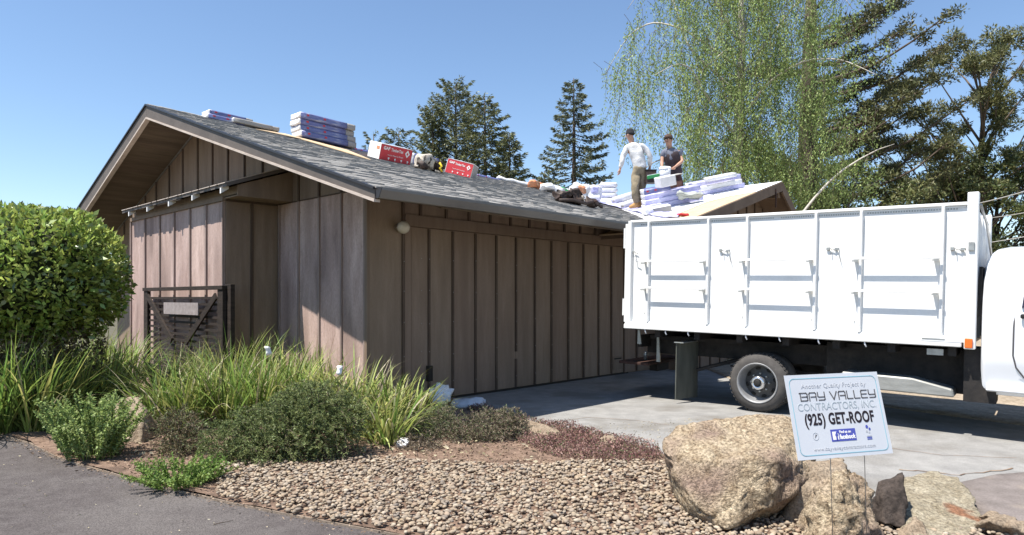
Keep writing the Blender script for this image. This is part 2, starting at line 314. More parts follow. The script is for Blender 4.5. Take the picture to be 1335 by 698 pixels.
def slope_z(x, y):                                 # the drive falls away towards the front of the truck
    tau = (x-3.2)*.783-(y-8.86)*.6225
    return -.0223*np.clip(tau, 0, 9)
def G(px, py, z=0):                                # picture column and row to a point on level ground
    Y = FPX*(EYE-z)/(py-H0); return ((px-CX)/FPX*Y, Y)
def P3(px, py, Y): return Vector(((px-CX)/FPX*Y, Y, EYE+(H0-py)/FPX*Y))
def sheet(name, poly, m, zf, step=.25, kind='structure', thick=0, **kw):
    poly = [tuple(p) for p in poly]; n = len(poly); pts = []
    for i in range(n):
        a = poly[i]; b = poly[(i+1) % n]; k = max(1, int(math.dist(a, b)/step))
        for j in range(k): pts.append((a[0]+(b[0]-a[0])*j/k, a[1]+(b[1]-a[1])*j/k))
    nb = len(pts); x0, x1 = min(p[0] for p in poly), max(p[0] for p in poly); y0, y1 = min(p[1] for p in poly), max(p[1] for p in poly)
    gx, gy = np.meshgrid(np.arange(x0+step/2, x1, step), np.arange(y0+step/2, y1, step)); gx = gx.ravel()+rng.uniform(-.2, .2, gx.size)*step; gy = gy.ravel()+rng.uniform(-.2, .2, gy.size)*step
    ins = pip(poly, gx, gy)
    allp = [Vector(p) for p in pts]+[Vector((a, b)) for a, b in zip(gx[ins], gy[ins])]
    r = geometry.delaunay_2d_cdt(allp, [(i, (i+1) % nb) for i in range(nb)], [], 1, 1e-5)
    V = [(p.x, p.y, float(zf(p.x, p.y))) for p in r[0]]; F = [tuple(f) for f in r[2]]
    me = bpy.data.meshes.new(name); me.from_pydata(V, [], F); me.materials.append(M[m])
    me.polygons.foreach_set('use_smooth', [True]*len(me.polygons))
    if thick:
        bm = bmesh.new(); bm.from_mesh(me); ge = bmesh.ops.extrude_face_region(bm, geom=bm.faces[:]); 
        for v in ge['geom']:
            if isinstance(v, bmesh.types.BMVert): v.co.z += thick
        bmesh.ops.recalc_face_normals(bm, faces=bm.faces); bm.to_mesh(me); bm.free()
    else:
        bm = bmesh.new(); bm.from_mesh(me); bmesh.ops.recalc_face_normals(bm, faces=bm.faces)
        if sum(f.normal.z for f in bm.faces) < 0: bmesh.ops.reverse_faces(bm, faces=bm.faces)
        bm.to_mesh(me); bm.free()
    return link(name, me, None, kind=kind, **kw)
def nz(x, y, s=1., seed=0): return noise.noise(Vector((x*s+seed*3.7, y*s-seed*1.3, seed*.77)))
def text_mesh(body, size, sx=1, bold=0, align='CENTER', depth=.0008, track=1):
    cu = bpy.data.curves.new('lettering', 'FONT'); cu.body = body; cu.size = size; cu.align_x = align; cu.align_y = 'CENTER'; cu.extrude = depth; cu.offset = bold; cu.space_character = track
    cu.resolution_u = 3
    o = bpy.data.objects.new('lettering', cu); COL.objects.link(o); dg = bpy.context.evaluated_depsgraph_get()
    me = bpy.data.meshes.new_from_object(o.evaluated_get(dg)); bpy.data.objects.remove(o)
    me.transform(Matrix.Diagonal((sx, 1, 1, 1))); return me
def text_on(parent, body, m, size, mtx, sx=1, bold=0, track=1, name='lettering'):
    me = text_mesh(body, size, sx, bold, track=track); me.materials.clear(); me.materials.append(M[m]); me.transform(mtx)
    return link(name, me, parent)
# ---------------------------------------------------------------- ground, paths, beds
def grid_ground():
    ax = np.concatenate([-np.geomspace(300, 12, 12), np.linspace(-11, 14, 51), np.geomspace(15, 300, 12)])
    ay = np.concatenate([-np.geomspace(60, 3, 6), np.linspace(-2, 20, 45), np.geomspace(21, 500, 16)])
    X, Y = np.meshgrid(ax, ay); Z = slope_z(X, Y)-.06
    V = np.stack([X, Y, Z], 2).reshape(-1, 3); n = len(ax)
    F = np.array([[j*n+i, j*n+i+1, (j+1)*n+i+1, (j+1)*n+i] for j in range(len(ay)-1) for i in range(n-1)])
    link('ground', np_mesh('ground', V, F, 'ground', smooth=True), kind='structure')
grid_ground()
path_edge = [(-9, 12)]+[G(*p) for p in ((-60,553),(0,566),(40,578),(75,596),(110,607),(150,618),(200,632),(300,655),(400,675),(525,698),(640,722),(780,742),(960,765))]+[(2.2, 3.1), (4.5, 2.2)]
sheet('path', path_edge+[(4.5,-3),(-14,-3),(-14,12)], 'asphalt', lambda x, y: -.012+.006*nz(x, y, .8), .4)
edge_pts = path_edge[2:15]
b = MB()
for p, q in zip(edge_pts, edge_pts[1:]):
    a = Vector((*p, -.02)); c = Vector((*q, -.02)); d = (c-a).normalized(); nn = Vector((-d.y, d.x, 0))*.009
    b.hexa([a-nn, c-nn, c+nn, a+nn]+[v+Vector((0,0,.024)) for v in (a-nn, c-nn, c+nn, a+nn)])
b.obj('path_edging', 'edging', None, kind='structure')
drive_near = [G(*p) for p in ((560,510),(600,521),(640,534),(668,546),(720,557),(800,573),(860,590),(900,612),(1000,640),(1100,655),(1150,655),(1190,662),(1250,655),(1335,650))]
drive = drive_near+[(5.9,5.4),(9,4.4),(18,2.5),(22,9),(14,13),(8,12),(6,11.6),(4.2,16.5),(0,13)]
sheet('driveway', drive, 'drive', lambda x, y: slope_z(x, y)+.004*nz(x, y, 1.5), .35, thick=-.05)
sheet('concrete_patch', [G(*p) for p in ((1246,624),(1300,612),(1390,604),(1420,668),(1345,681),(1287,673))], 'old_concrete', lambda x, y: slope_z(x, y)+.016, .2, thick=-.05)
sheet('dirt_verge', [G(*p) for p in ((985,508),(1100,522),(1200,534),(1335,549),(1460,562))]+[(12,9),(20,12),(40,40),(5,40)], 'dirt', lambda x, y: slope_z(x, y)+.006+.02*abs(nz(x, y, 1.2)), .45, thick=-.03)
bed = [G(*p) for p in ((-60,553),(0,566),(40,578),(75,596),(110,607),(150,618),(200,632),(300,655),(400,675),(525,698),(640,722),(780,742),(960,765))]+[(2.3,3.3),(4.6,3.6),(5.9,4.6)]+[tuple(p) for p in drive_near[::-1]]+[(-2.2,9.6),(-5,12.5),(-9,12.5)]
bed_z = lambda x, y: .012+.018*nz(x, y, 2.3)+.012*nz(x, y, 7, 3)+slope_z(x, y)
sheet('planting_bed', bed, 'soil', bed_z, .12)
# soil litter: chips of bark over the brown soil
lit = [G(*p) for p in ((110,585),(180,560),(300,600),(420,560),(520,560),(600,545),(700,560),(800,585),(880,600),(860,612),(700,616),(520,606),(400,616),(300,608),(285,640),(200,628),(150,612))]
q = scatter(lit, 5200); V0 = []; n = len(q)
P = np.stack([q[:, 0], q[:, 1], np.array([bed_z(a, c) for a, c in q])+.004], 1); D = rng.normal(size=(n, 3)); D[:, 2] *= .3
V, F = leaves(P, D, rng.uniform(.015, .05, n), rng.uniform(.006, .02, n)); link('bark_litter', np_mesh('bark_litter', V, F, 'mulch'), kind='stuff')
# river pebbles
peb = [G(*p) for p in ((282,650),(300,655),(400,675),(525,698),(640,722),(780,742),(960,765),(1180,760),(1400,735),(1400,690),(1335,680),(1290,676),(1180,668),(1140,650),(1000,640),(900,625),(870,606),(750,604),(700,612),(640,609),(560,606),(520,600),(470,601),(400,612),(330,604),(285,610))]
bm = bmesh.new(); bmesh.ops.create_icosphere(bm, subdivisions=2, radius=1); bm.verts.ensure_lookup_table()
SV = np.array([v.co[:] for v in bm.verts]); SF = np.array([[v.index for v in f.verts] for f in bm.faces]); bm.free()
vari = [unit(SV)*(1+.16*np.array([[noise.noise(Vector(p)*1.3+Vector((k*5, 0, 0)))] for p in SV])) for k in range(8)]
q = scatter(peb, 12000); n = len(q); a = rng.uniform(0, 2*np.pi, n); sz = rng.uniform(.009, .021, n)*rng.choice([.8, 1, 1.25], n); zz = rng.uniform(.0, .03, n)
Vs = []
for i in range(n):
    v = vari[i % 8]*np.array([1.0, rng.uniform(.65, .9), rng.uniform(.45, .65)])*sz[i]
    c, s_ = math.cos(a[i]), math.sin(a[i]); t_ = rng.normal(0, .3); ct, st = math.cos(t_), math.sin(t_)
    v = np.stack([v[:, 0], v[:, 1]*ct-v[:, 2]*st, v[:, 1]*st+v[:, 2]*ct], 1)
    v = np.stack([v[:, 0]*c-v[:, 1]*s_, v[:, 0]*s_+v[:, 1]*c, v[:, 2]], 1)
    Vs.append(v+[q[i, 0], q[i, 1], .02+zz[i]+float(slope_z(*q[i]))])
V = np.concatenate(Vs); F = (SF[None]+(np.arange(n)*len(SV))[:, None, None]).reshape(-1, 3)
link('river_pebbles', np_mesh('river_pebbles', V, F, 'pebble', smooth=True), kind='stuff')

# ---------------------------------------------------------------- the house (local x along the garage door wall, y along the gable wall)
U = Vector((.687447, .726235, 0)); HC = Vector((-1.94215, 9.09091, 0)); HA = math.atan2(U.y, U.x)
HM = Matrix.Translation(HC) @ Matrix.Rotation(HA, 4, 'Z'); HI = HM.inverted()
house = thing('house', 'brown board and batten house with wide gable eaves and half stripped grey shingle roof', 'house', mtx=HM)
TR, A, B_ = 5.42, 1.55, .95                       # ridge, eave overhang, gable overhang
ZE = 2.70
def zr(s): return 4.97-.03*min(max(s+.95, 0), 7)
def gz(s, t):                                      # top of the garage roof
    if t <= TR: return ZE+(zr(s)-ZE)*(t+A)/(TR+A)
    return zr(s)-(t-TR)*.34
def cz(s, t=0):                                    # top of the cross wing roof
    return ZE+.289*(s-5.18) if s <= 10.37 else 4.2-(s-10.37)*.72
def roofz(s, t):
    g = gz(s, t) if (s < 12 and t >= -A) else -9
    c = cz(s) if (s > 5.0 and -1.44 <= t < 4.2) else -9
    return max(g, c)
def on_roof(px, py):                               # where the sight line of that picture point meets the roof, in house coordinates
    d = P3(px, py, 1.0)-Vector((0, 0, EYE)); Y = 6.0; best = (9, None)
    while Y < 26:
        p = HI @ (Vector((0, 0, EYE))+d*Y)
        if -1.3 < p.x and p.z <= roofz(p.x, p.y): return p
        g = p.z-roofz(p.x, p.y)
        if p.x > -.9 and g < best[0]: best = (g, p)
        Y += .01
    return best[1]
W = HM
# walls (backing) + boards + battens as their own pieces
gw = MB(); gw.prism([(0,0,0),(0,10.4,0),(0,10.4,3.0),(0,TR,4.65),(0,0,2.98)], (.12,0,0)); gable_wall = gw.obj('gable_wall', 'side_brown', house)
def under(t, s=0): return gz(s, t)-.17
def board(parent, t0, t1, z0, z1a, z1b, s0, th, m, name='board'):
    b = MB(); b.prism([(s0,t0,z0),(s0,t1,z0),(s0,t1,z1b),(s0,t0,z1a)], (-th,0,0)); return b.obj(name, m, parent)
gb = [.03,.60,1.19,1.78,2.38,2.95,3.6,4.25,4.9,5.57,6.3,7.01,7.75,8.4,9.1,9.8,10.35]
for i, (t0, t1) in enumerate(zip(gb, gb[1:])):
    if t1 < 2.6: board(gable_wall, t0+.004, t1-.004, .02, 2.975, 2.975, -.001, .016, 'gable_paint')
    if t0 < TR < t1:
        board(gable_wall, t0+.004, TR-.002, 2.99, under(t0), under(TR), -.001, .016, 'side_brown'); board(gable_wall, TR+.002, t1-.004, 2.99, under(TR), under(t1), -.001, .016, 'side_brown')
    else: board(gable_wall, t0+.004, t1-.004, 2.99, under(t0), under(t1), -.001, .016, 'side_brown')
for t in gb[:-1]:
    z1 = min(under(t-.02), under(t+.02))
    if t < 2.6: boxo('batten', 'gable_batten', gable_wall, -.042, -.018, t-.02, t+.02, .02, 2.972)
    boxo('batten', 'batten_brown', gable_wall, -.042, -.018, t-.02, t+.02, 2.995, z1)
boxo('drip_strip', 'batten_brown', gable_wall, -.03, -.002, .06, 2.4, 2.975, 2.992)
boxo('corner_board', 'trim_brown', gable_wall, -.046, .0, -.042, .012, .02, 3.05)
# garage door wall
SE = 7.3
dw = MB(); dw.box(0, SE, 0, .12, 0, 3.1); door_wall = dw.obj('side_wall', 'side_brown', house)
b = MB(); b.box(.014, .56, -.018, -.001, .02, 3.06); b.obj('board', 'side_brown', door_wall)
hb = [.57,.88,1.37,1.83,2.29,2.76,3.22,3.7,4.16,4.62,5.08,5.54,6.04,6.5,7.25]
for s0, s1 in zip(hb, hb[1:]): boxo('board', 'side_brown', door_wall, s0+.004, s1-.004, -.018, -.001, 2.69 if s1 < 6.2 else .02, 3.06)
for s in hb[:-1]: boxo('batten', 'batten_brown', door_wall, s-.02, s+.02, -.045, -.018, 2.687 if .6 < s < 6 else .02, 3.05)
boxo('header_board', 'trim_brown', door_wall, .595, 6.02, -.052, -.001, 2.52, 2.684)
boxo('door_jamb', 'trim_brown', door_wall, .595, .70, -.04, -.001, .02, 2.518); boxo('door_jamb', 'trim_brown', door_wall, 6.06, 6.17, -.04, -.002, .02, 2.60)
gd = boxo('garage_door', 'side_brown', house, .70, 6.10, -.012, -.002, .03, 2.515)
db = [.71,1.03,1.49,1.96,2.42,2.88,3.35,3.79,4.26,4.71,5.18,5.6,6.055]
for i, (s0, s1) in enumerate(zip(db, db[1:])):
    dz = .0 if i != 5 else .004
    boxo('board', 'side_brown', gd, s0+.004, s1-.004, -.028, -.013, .03, 2.51-dz)
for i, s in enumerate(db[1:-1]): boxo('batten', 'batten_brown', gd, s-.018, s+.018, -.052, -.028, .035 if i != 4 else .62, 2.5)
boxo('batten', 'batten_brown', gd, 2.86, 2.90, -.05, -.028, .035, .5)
boxo('vent_panel', 'trim_brown', gd, 5.66, 5.98, -.036, -.028, .10, .36); boxo('vent_slot', 'dark_gap', gd, 5.70, 5.94, -.04, -.0361, .30, .325)
boxo('outlet_box', 'dark_gap', door_wall, .98, 1.06, -.09, -.03, .30, .52)
boxo('threshold', 'dark_gap', house, .62, 6.15, -.06, -.001, 0, .022)
# bump out: closet projecting from the gable wall
BT0, BT1, BE = 2.45, 6.54, .86; T0_ = 1.93
bb = MB(); bb.box(-BE, -.05, BT0, BT1, 0, 3.0); bump = bb.obj('closet_wall', 'side_brown', house)
bl = [2.45,3.07,3.70,4.37,5.04,5.77,6.54]
bl[0] += .0
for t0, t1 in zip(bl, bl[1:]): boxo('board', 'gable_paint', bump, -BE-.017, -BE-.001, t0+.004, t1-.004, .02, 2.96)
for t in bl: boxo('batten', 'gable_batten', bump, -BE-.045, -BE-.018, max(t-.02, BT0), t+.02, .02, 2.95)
boxo('top_trim', 'trim_brown', bump, -BE-.05, -BE-.001, BT0-.02, BT1, 2.962, 3.03)
for s0, s1 in ((-.855,-.46),(-.455,-.02)): boxo('board', 'side_brown', bump, s0, s1, BT0-.017, BT0-.001, .02, 2.96)
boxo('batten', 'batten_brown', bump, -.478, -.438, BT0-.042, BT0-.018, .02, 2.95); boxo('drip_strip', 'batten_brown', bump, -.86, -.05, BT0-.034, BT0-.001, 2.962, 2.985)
b = MB(); b.prism([(-BE-.02,T0_+.05,2.99),(-.02,T0_+.05,2.99),(-.02,T0_+.05,3.46),(-BE-.02,T0_+.05,3.15)], (0,.03,0)); b.obj('side_gusset', 'side_brown', bump)
boxo('gusset_soffit', 'side_brown', bump, -BE-.02, -.02, T0_+.081, BT0+.02, 2.991, 3.01)
boxo('frieze', 'side_brown', bump, -BE-.004, -BE+.02, T0_+.085, BT1, 3.031, 3.15)
# shed roof over the closet
F0, T0, T1 = -1.07, 1.93, 6.45
def shed_z(s): return 3.15+(s-F0)*.37
sr = MB(); sr.prism([(F0,T0,shed_z(F0)),(-.02,T0,shed_z(-.02)),(-.02,T0,shed_z(-.02)-.05),(F0,T0,shed_z(F0)-.05)], (0,T1-T0,0)); shed = sr.obj('closet_roof', 'fascia', house)
b = MB()
for k in range(34):                                # ragged shingle edge standing just proud of the front
    t = T0+k*(T1-T0)/34; e = random.uniform(.012, .035)
    b.box(F0-e, -.03, t+.003, t+(T1-T0)/34-.003, 0, .012, Matrix.Translation((0,0,0)))
for i in range(0, len(b.v)): x, y, z = b.v[i]; b.v[i] = (x, y, shed_z(x)+.004+z)
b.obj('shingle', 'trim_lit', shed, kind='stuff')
for t in (2.1, 3.13, 4.1, 5.1, 6.05):
    b = MB(); b.prism([(F0-.012,t-.02,shed_z(F0)-.135),(F0-.012,t-.02,shed_z(F0)-.055),(F0+.1,t-.02,shed_z(F0+.1)-.055),(F0+.1,t-.02,shed_z(F0+.1)-.10)], (0,.04,0)); b.obj('rafter_tail', 'ink_white', shed)  # tails coloured white to carry the sunlit look of their ends
# main roof deck: garage slope, back slope
def s_end(t): return 5.18+(t+A)/(3.52+A)*5.19 if t < 3.52 else 10.37+(t-3.52)/1.9*.75
def slab(fn_s1, t0, t1, s0, zf, th, nt_=14, ns=10):
    b = MB(); top = []; 
    for j in range(nt_+1):
        t = t0+(t1-t0)*j/nt_; e = fn_s1(t)
        top.append([(s0+(e-s0)*i/ns, t, zf(s0+(e-s0)*i/ns, t)) for i in range(ns+1)])
    n = ns+1; vs = [p for r in top for p in r]; m_ = len(vs); vs += [(x, y, z-th) for x, y, z in vs]; fs = []
    for j in range(nt_):
        for i in range(ns):
            a = j*n+i; fs.append((a, a+1, a+n+1, a+n)); fs.append((m_+a, m_+a+n, m_+a+n+1, m_+a+1))
    for i in range(ns): fs += [(i, m_+i, m_+i+1, i+1), (nt_*n+i, nt_*n+i+1, m_+nt_*n+i+1, m_+nt_*n+i)]
    for j in range(nt_): fs += [(j*n, (j+1)*n, m_+(j+1)*n, m_+j*n), (j*n+ns, m_+j*n+ns, m_+(j+1)*n+ns, (j+1)*n+ns)]
    b.add(vs, fs); return b
roof = slab(s_end, -A, TR, -B_, gz, .10).obj('roof', 'shingle', house)
slab(lambda t: 12.0, TR, 11.4, -B_, gz, .10, 4, 4).obj('back_roof', 'shingle', house)
# white underlayment past the shingles on the garage slope
b = slab(lambda t: 12.3, -A+3.5, TR, 0, lambda s, t: gz(s, t)-.01, .08); 
n = 11
for i, (x, y, z) in enumerate(b.v):
    k = (i % 165) % 11
    e = s_end(y)-.04; x2 = e+(12.3-e)*k/10; b.v[i] = (x2, y, gz(x2, y)-.012-(.08 if i >= 165 else 0))
b.obj('membrane', 'membrane', house)
# soffit planks on the gable overhang
for side in (0, 1):
    tt = -A+.03 if side == 0 else TR+.02; t_end = TR-.02 if side == 0 else 11.3
    while tt < t_end:
        t2 = min(tt+.165, t_end)
        za, zb = gz(-.5, tt)-.104, gz(-.5, t2)-.104
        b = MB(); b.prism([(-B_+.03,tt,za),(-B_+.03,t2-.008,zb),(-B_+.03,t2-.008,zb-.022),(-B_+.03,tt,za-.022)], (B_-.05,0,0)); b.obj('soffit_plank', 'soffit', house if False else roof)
        tt = t2
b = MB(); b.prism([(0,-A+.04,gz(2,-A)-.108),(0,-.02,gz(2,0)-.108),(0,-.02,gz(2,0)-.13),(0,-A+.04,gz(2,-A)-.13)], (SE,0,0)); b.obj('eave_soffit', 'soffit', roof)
# fascia boards on the gable, with lighter lower trim; taller towards the ridge as in the picture
def rake(ta, tb, da, db_, s0=-B_, th=.035, m='fascia', tr='trim_lit'):
    za, zb = gz(-B_, ta), gz(-B_, tb)
    b = MB(); b.prism([(s0,ta,za-.012),(s0,tb,zb-.012),(s0,tb,zb-db_+.04),(s0,ta,za-da+.04)], (-th,0,0)); f = b.obj('fascia', m, roof)
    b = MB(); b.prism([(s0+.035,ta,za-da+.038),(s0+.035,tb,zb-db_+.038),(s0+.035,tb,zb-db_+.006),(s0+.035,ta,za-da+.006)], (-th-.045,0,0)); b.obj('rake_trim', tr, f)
    b = MB(); b.prism([(s0+.01,ta,za+.012),(s0+.01,tb,zb+.012),(s0+.01,tb,zb-.016),(s0+.01,ta,za-.016)], (-th-.035,0,0)); b.obj('drip_shadow_edge', 'metal_edge', f)  # dark strip also draws the shadow line at the roof edge
    return f
rake(-A-.01, TR-.002, .16, .26); rake(TR+.002, 11.42, .26, .36)
# gutter (K profile box with an open top)
g = MB(); z0, z1 = ZE-.118, ZE-.005
g.prism([(-B_-.02,-A-.01,z0),(-B_-.02,-A-.075,z0),(-B_-.02,-A-.12,z1-.03),(-B_-.02,-A-.12,z1),(-B_-.02,-A-.105,z1),(-B_-.02,-A-.06,z0+.015),(-B_-.02,-A-.02,z0+.015),(-B_-.02,-A-.01,z1)], (6.1,0,0))
gut = g.obj('gutter', 'gutter', house)
b = MB(); b.prism([(-B_-.023,-A-.01,z0),(-B_-.023,-A-.075,z0),(-B_-.023,-A-.12,z1-.03),(-B_-.023,-A-.12,z1),(-B_-.023,-A-.01,z1)], (-.004,0,0)); b.obj('gutter_end_cap', 'metal_edge', gut)
# shingle tabs
def tab(s, t, w_, th, ex=.145):
    lift = .006; e = .012
    lo = lambda s_, t_, h_: (s_, t_, gz(s_, t_)+h_)
    return [lo(s, t-e, .001), lo(s+w_, t-e, .001), lo(s+w_, t+ex, .001), lo(s, t+ex, .001), lo(s, t-e, th+lift), lo(s+w_, t-e, th+lift), lo(s+w_, t+ex, .004), lo(s, t+ex, .004)]
tabs = []; k = 0; t = -A-.02
while t < TR-.05:
    s = -B_-.03-random.uniform(0, .012); e = s_end(t)-.02
    while s < e:
        w_ = random.choice((.10, .16, .22, .30)); w2 = min(w_, e-s)
        if w2 > .03: tabs.append((s, t, w2-.004, random.choice((.004, .007, .012, .014))))
        s += w_
    t += .14
def near_key(q): p = HM @ Vector((q[0], q[1], 3)); return p.y+.2*abs(p.x)-q[2]*12
tabs.sort(key=near_key)
cache = {}
for (s, t, w_, th) in tabs[:300]:
    key = (round(w_, 2), th)
    if key not in cache:
        b = MB(); b.hexa([Vector(p)-Vector((s, t, gz(s, t))) for p in tab(s, t, w_, th)]); cache[key] = b.mesh('shingle', 'shingle')
    o = link('shingle', cache[key], roof); o.location = (s, t, gz(s, t)+random.uniform(0, .002)); o.rotation_euler.z = random.uniform(-.008, .008)
b = MB()
for q in tabs[300:]: b.hexa(tab(*q))
b.obj('shingle', 'shingle', roof, kind='stuff')
# ridge cap pieces
b = MB()
for i in range(38):
    s = -B_-.02+i*.2
    if s > 6.6: break
    zt = zr(s)+.012+.004*(i % 2)
    b.hexa([(s,TR-.13,zt-.05),(s+.22,TR-.13,zt-.052),(s+.22,TR,zt-.01),(s,TR,zt-.006),(s,TR-.13,zt-.036),(s+.22,TR-.13,zt-.042),(s+.22,TR,zt+.002),(s,TR,zt+.01)])
    b.hexa([(s,TR,zt-.006),(s+.22,TR,zt-.01),(s+.22,TR+.13,zt-.052),(s,TR+.13,zt-.05),(s,TR,zt+.01),(s+.22,TR,zt+.002),(s+.22,TR+.13,zt-.042),(s,TR+.13,zt-.036)])
b.obj('ridge_cap', 'shingle', roof, kind='stuff')
# cross wing
CG = -1.44; wing_wall_t = -.75
def cslab(s0, s1, t0, t1, up, th, m, name, parent):
    b = MB(); b.hexa([(s0,t0,cz(s0)+up-th),(s1,t0,cz(s1)+up-th),(s1,t1,cz(s1)+up-th),(s0,t1,cz(s0)+up-th),(s0,t0,cz(s0)+up),(s1,t0,cz(s1)+up),(s1,t1,cz(s1)+up),(s0,t1,cz(s0)+up)]); return b.obj(name, m, parent)
wing = cslab(5.22, 10.368, CG, 3.9, 0, .03, 'plywood', 'wing_roof', house); cslab(5.25, 10.366, CG+.004, 3.9, -.032, .07, 'house_brown', 'wing_rafters', wing); cslab(10.374, 12.2, CG+.004, 3.9, -.032, .07, 'house_brown', 'wing_rafters', wing)
cslab(10.372, 12.3, CG, 3.9, 0, .03, 'plywood', 'wing_back_roof', house)
# white sheets of underlayment leaving plywood bare along the rake
edge = [(5.3,-.9),(6.6,-.78),(8.3,-.7),(8.6,-.95),(8.9,-1.44)]
b = MB(); pts = [(s, t) for s, t in edge]+[(10.37,-1.44),(10.37,3.9),(9.6,3.9),(5.3,-.9+.02)]
pts = [(5.5,-1.0),(6.6,-.78),(8.2,-.72),(8.75,-1.0),(9.0,-1.46),(10.38,-1.46),(10.38,3.6),(5.5,-.9)]
b.prism([(s, t, cz(s if s <= 10.37 else 10.37)+.006) for s, t in pts], (0,0,.006)); memb = b.obj('membrane', 'membrane', wing)
for i in range(26):                                # scattered cap nails and scuffs on the white sheets
    s = random.uniform(7, 10.2); t = random.uniform(-.7, 1.6)
    b = MB(); b.lathe([(.02,0),(.02,.004)], Matrix.Translation((s, t, cz(s)+.012)), 8); b.obj('cap_nail', 'metal_edge', memb)
def wrake(sa, sb, d):
    b = MB(); b.prism([(sa,CG,cz(sa)-.01),(sb,CG,cz(sb)-.01),(sb,CG,cz(sb)-d),(sa,CG,cz(sa)-d)], (0,-.04,0)); return b.obj('wing_fascia', 'house_brown', wing)
wrake(5.2, 10.368, .22); wrake(10.372, 12.3, .26)
b = MB(); zb = lambda s: cz(s)-.12
b.prism([(7.3,wing_wall_t,0),(12.2,wing_wall_t,0),(12.2,wing_wall_t,zb(12.2)),(10.37,wing_wall_t,zb(10.37)),(7.3,wing_wall_t,zb(7.3))], (0,.12,0)); ww = b.obj('wing_wall', 'house_brown', house)
s = 7.3
while s < 12.0:
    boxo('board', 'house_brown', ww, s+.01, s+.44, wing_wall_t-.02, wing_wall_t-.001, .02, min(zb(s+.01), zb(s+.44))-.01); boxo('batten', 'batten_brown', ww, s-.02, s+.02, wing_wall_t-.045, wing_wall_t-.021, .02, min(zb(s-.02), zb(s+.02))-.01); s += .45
boxo('wing_beam', 'house_brown', ww, 10.30, 10.44, CG+.05, wing_wall_t, 3.83, 4.05)
boxo('wing_window', 'window', ww, 8.7, 9.5, wing_wall_t-.04, wing_wall_t-.022, 2.9, 3.3)
boxo('red_strap', 'rust_red', wing, 9.93, 9.96, CG-.06, CG-.042, 3.55, 3.98)
boxo('wing_end_wall', 'house_brown', house, SE+.01, SE+.12, wing_wall_t+.0, -.001, 0, 3.1)
boxo('rear_wall', 'house_brown', house, 11.9, 12.05, wing_wall_t+.13, 10.3, 0, 2.6); boxo('left_wall', 'house_brown', house, .13, 11.9, 10.3, 10.4, 0, 2.9)
# wall lamp
lm = HM @ Vector((.485, -.02, 2.48)); lamp = thing('wall_lamp', 'round ribbed glass lamp on the brown wall beside the garage door', 'wall lamp', mtx=Matrix.Translation(lm) @ Matrix.Rotation(HA, 4, 'Z') @ Matrix.Rotation(R(90), 4, 'X'))
b = MB(); b.lathe([(.0,0),(.055,0),(.06,.012),(.05,.03),(.045,.045)], Matrix(), 24); b.obj('base', 'lamp_metal', lamp)
pr = [(.045,.03)]
for i in range(15):
    a_ = i/14*math.pi*.93+.12; pr.append((.088*math.sin(a_)*(1+.03*(i % 2)), .125-.088*math.cos(a_)))
b = MB(); b.lathe(pr, Matrix(), 28); b.obj('glass_globe', 'glass_lamp', lamp)
# ---------------------------------------------------------------- dump truck (local x forward, y away from the camera, origin under the near rear wheel)
TD = Vector((.783, -.6225, 0)).normalized()
TM = Matrix.Translation((3.2, 8.86, 0)) @ Matrix.Rotation(math.atan2(TD.y, TD.x), 4, 'Z') @ Matrix.Rotation(.0223, 4, 'Y')
truck = thing('dump_truck', 'white dump truck with tall panelled sides parked on the driveway', 'truck', mtx=TM)
BW = 2.15
bed = thing('dump_bed', None, None); bed = bed; bed.parent = truck
bed.name = 'dump_bed'
b = MB(); b.box(-1.9, 2.25, .03, .07, 1.05, 2.58); side = b.obj('side_panel', 'white_paint', bed)
boxo('side_panel', 'white_paint', bed, -1.9, 2.25, BW-.07, BW-.03, 1.05, 2.58)
boxo('floor', 'chassis', bed, -1.88, 2.25, .02, BW-.02, 1.0, 1.06)
# lower rail with a rolled lip
b = MB(); b.box(-1.96, 2.235, -.045, .04, 1.01, 1.075); b.obj('lower_rail', 'white_paint', bed, .008)
b = MB(); b.prism([(-1.95,.028,1.077),(-1.95,-.03,1.08),(-1.95,.028,1.13)], (4.16,0,0)); b.obj('rail_bevel', 'white_paint', bed)
# top rail with a row of small holes
b = MB(); b.box(-1.9, 2.255, .0, .08, 2.575, 2.612); tr_ = b.obj('top_rail', 'white_paint', bed, .006)
boxo('top_rail', 'white_paint', bed, -1.9, 2.255, BW-.08, BW, 2.575, 2.612)
b = MB()
for i in range(150):
    x = -1.82+i*.027
    if (i % 37) in (0, 1, 2): continue
    b.box(x, x+.013, .0225, .0295, 2.535, 2.552)
b.obj('punched_holes', 'galv', tr_, kind='stuff')
b = MB(); b.box(-1.88, 2.24, .022, .0299, 2.553, 2.574); b.obj('top_strip', 'white_paint', tr_)
def rib(x, z0=1.12, z1=2.57, w_=.045, d=.05):
    b = MB(); b.prism([(x-w_*.5,.0295,z0),(x-w_*.32,.0295-d,z0),(x+w_*.32,.0295-d,z0),(x+w_*.5,.0295,z0)], (0,0,z1-z0)); return b.obj('rib', 'white_paint', bed, .004)
ribs = [-1.60,-.70,-.165,.69,1.20,2.03]
for x in ribs: rib(x)
rib(-1.9, 1.09, 2.6, .085, .05)
for x in (-1.66,-.74,-.22,.65,1.14,2.0): boxo('bolt', 'galv', bed, x, x+.012, .02, .0295, 1.24, 1.252)
for xa, xb in ((-1.60,-.70),(-.165,.69),(1.20,2.03)):
    for z in (1.985, 1.60):
        b = MB(); b.box(xa-.08, xb+.0, -.080, -.06, z, z+.032); r_ = b.obj('rub_rail', 'white_paint', bed, .004)
        for x in (xa-.075, xb-.085): boxo('rail_bracket', 'white_paint', r_, x, x+.05, -.059, .029, z+.004, z+.03); boxo('bracket_bolt', 'galv', r_, x, x+.065, -.085, -.0625, z-.022, z-.006)
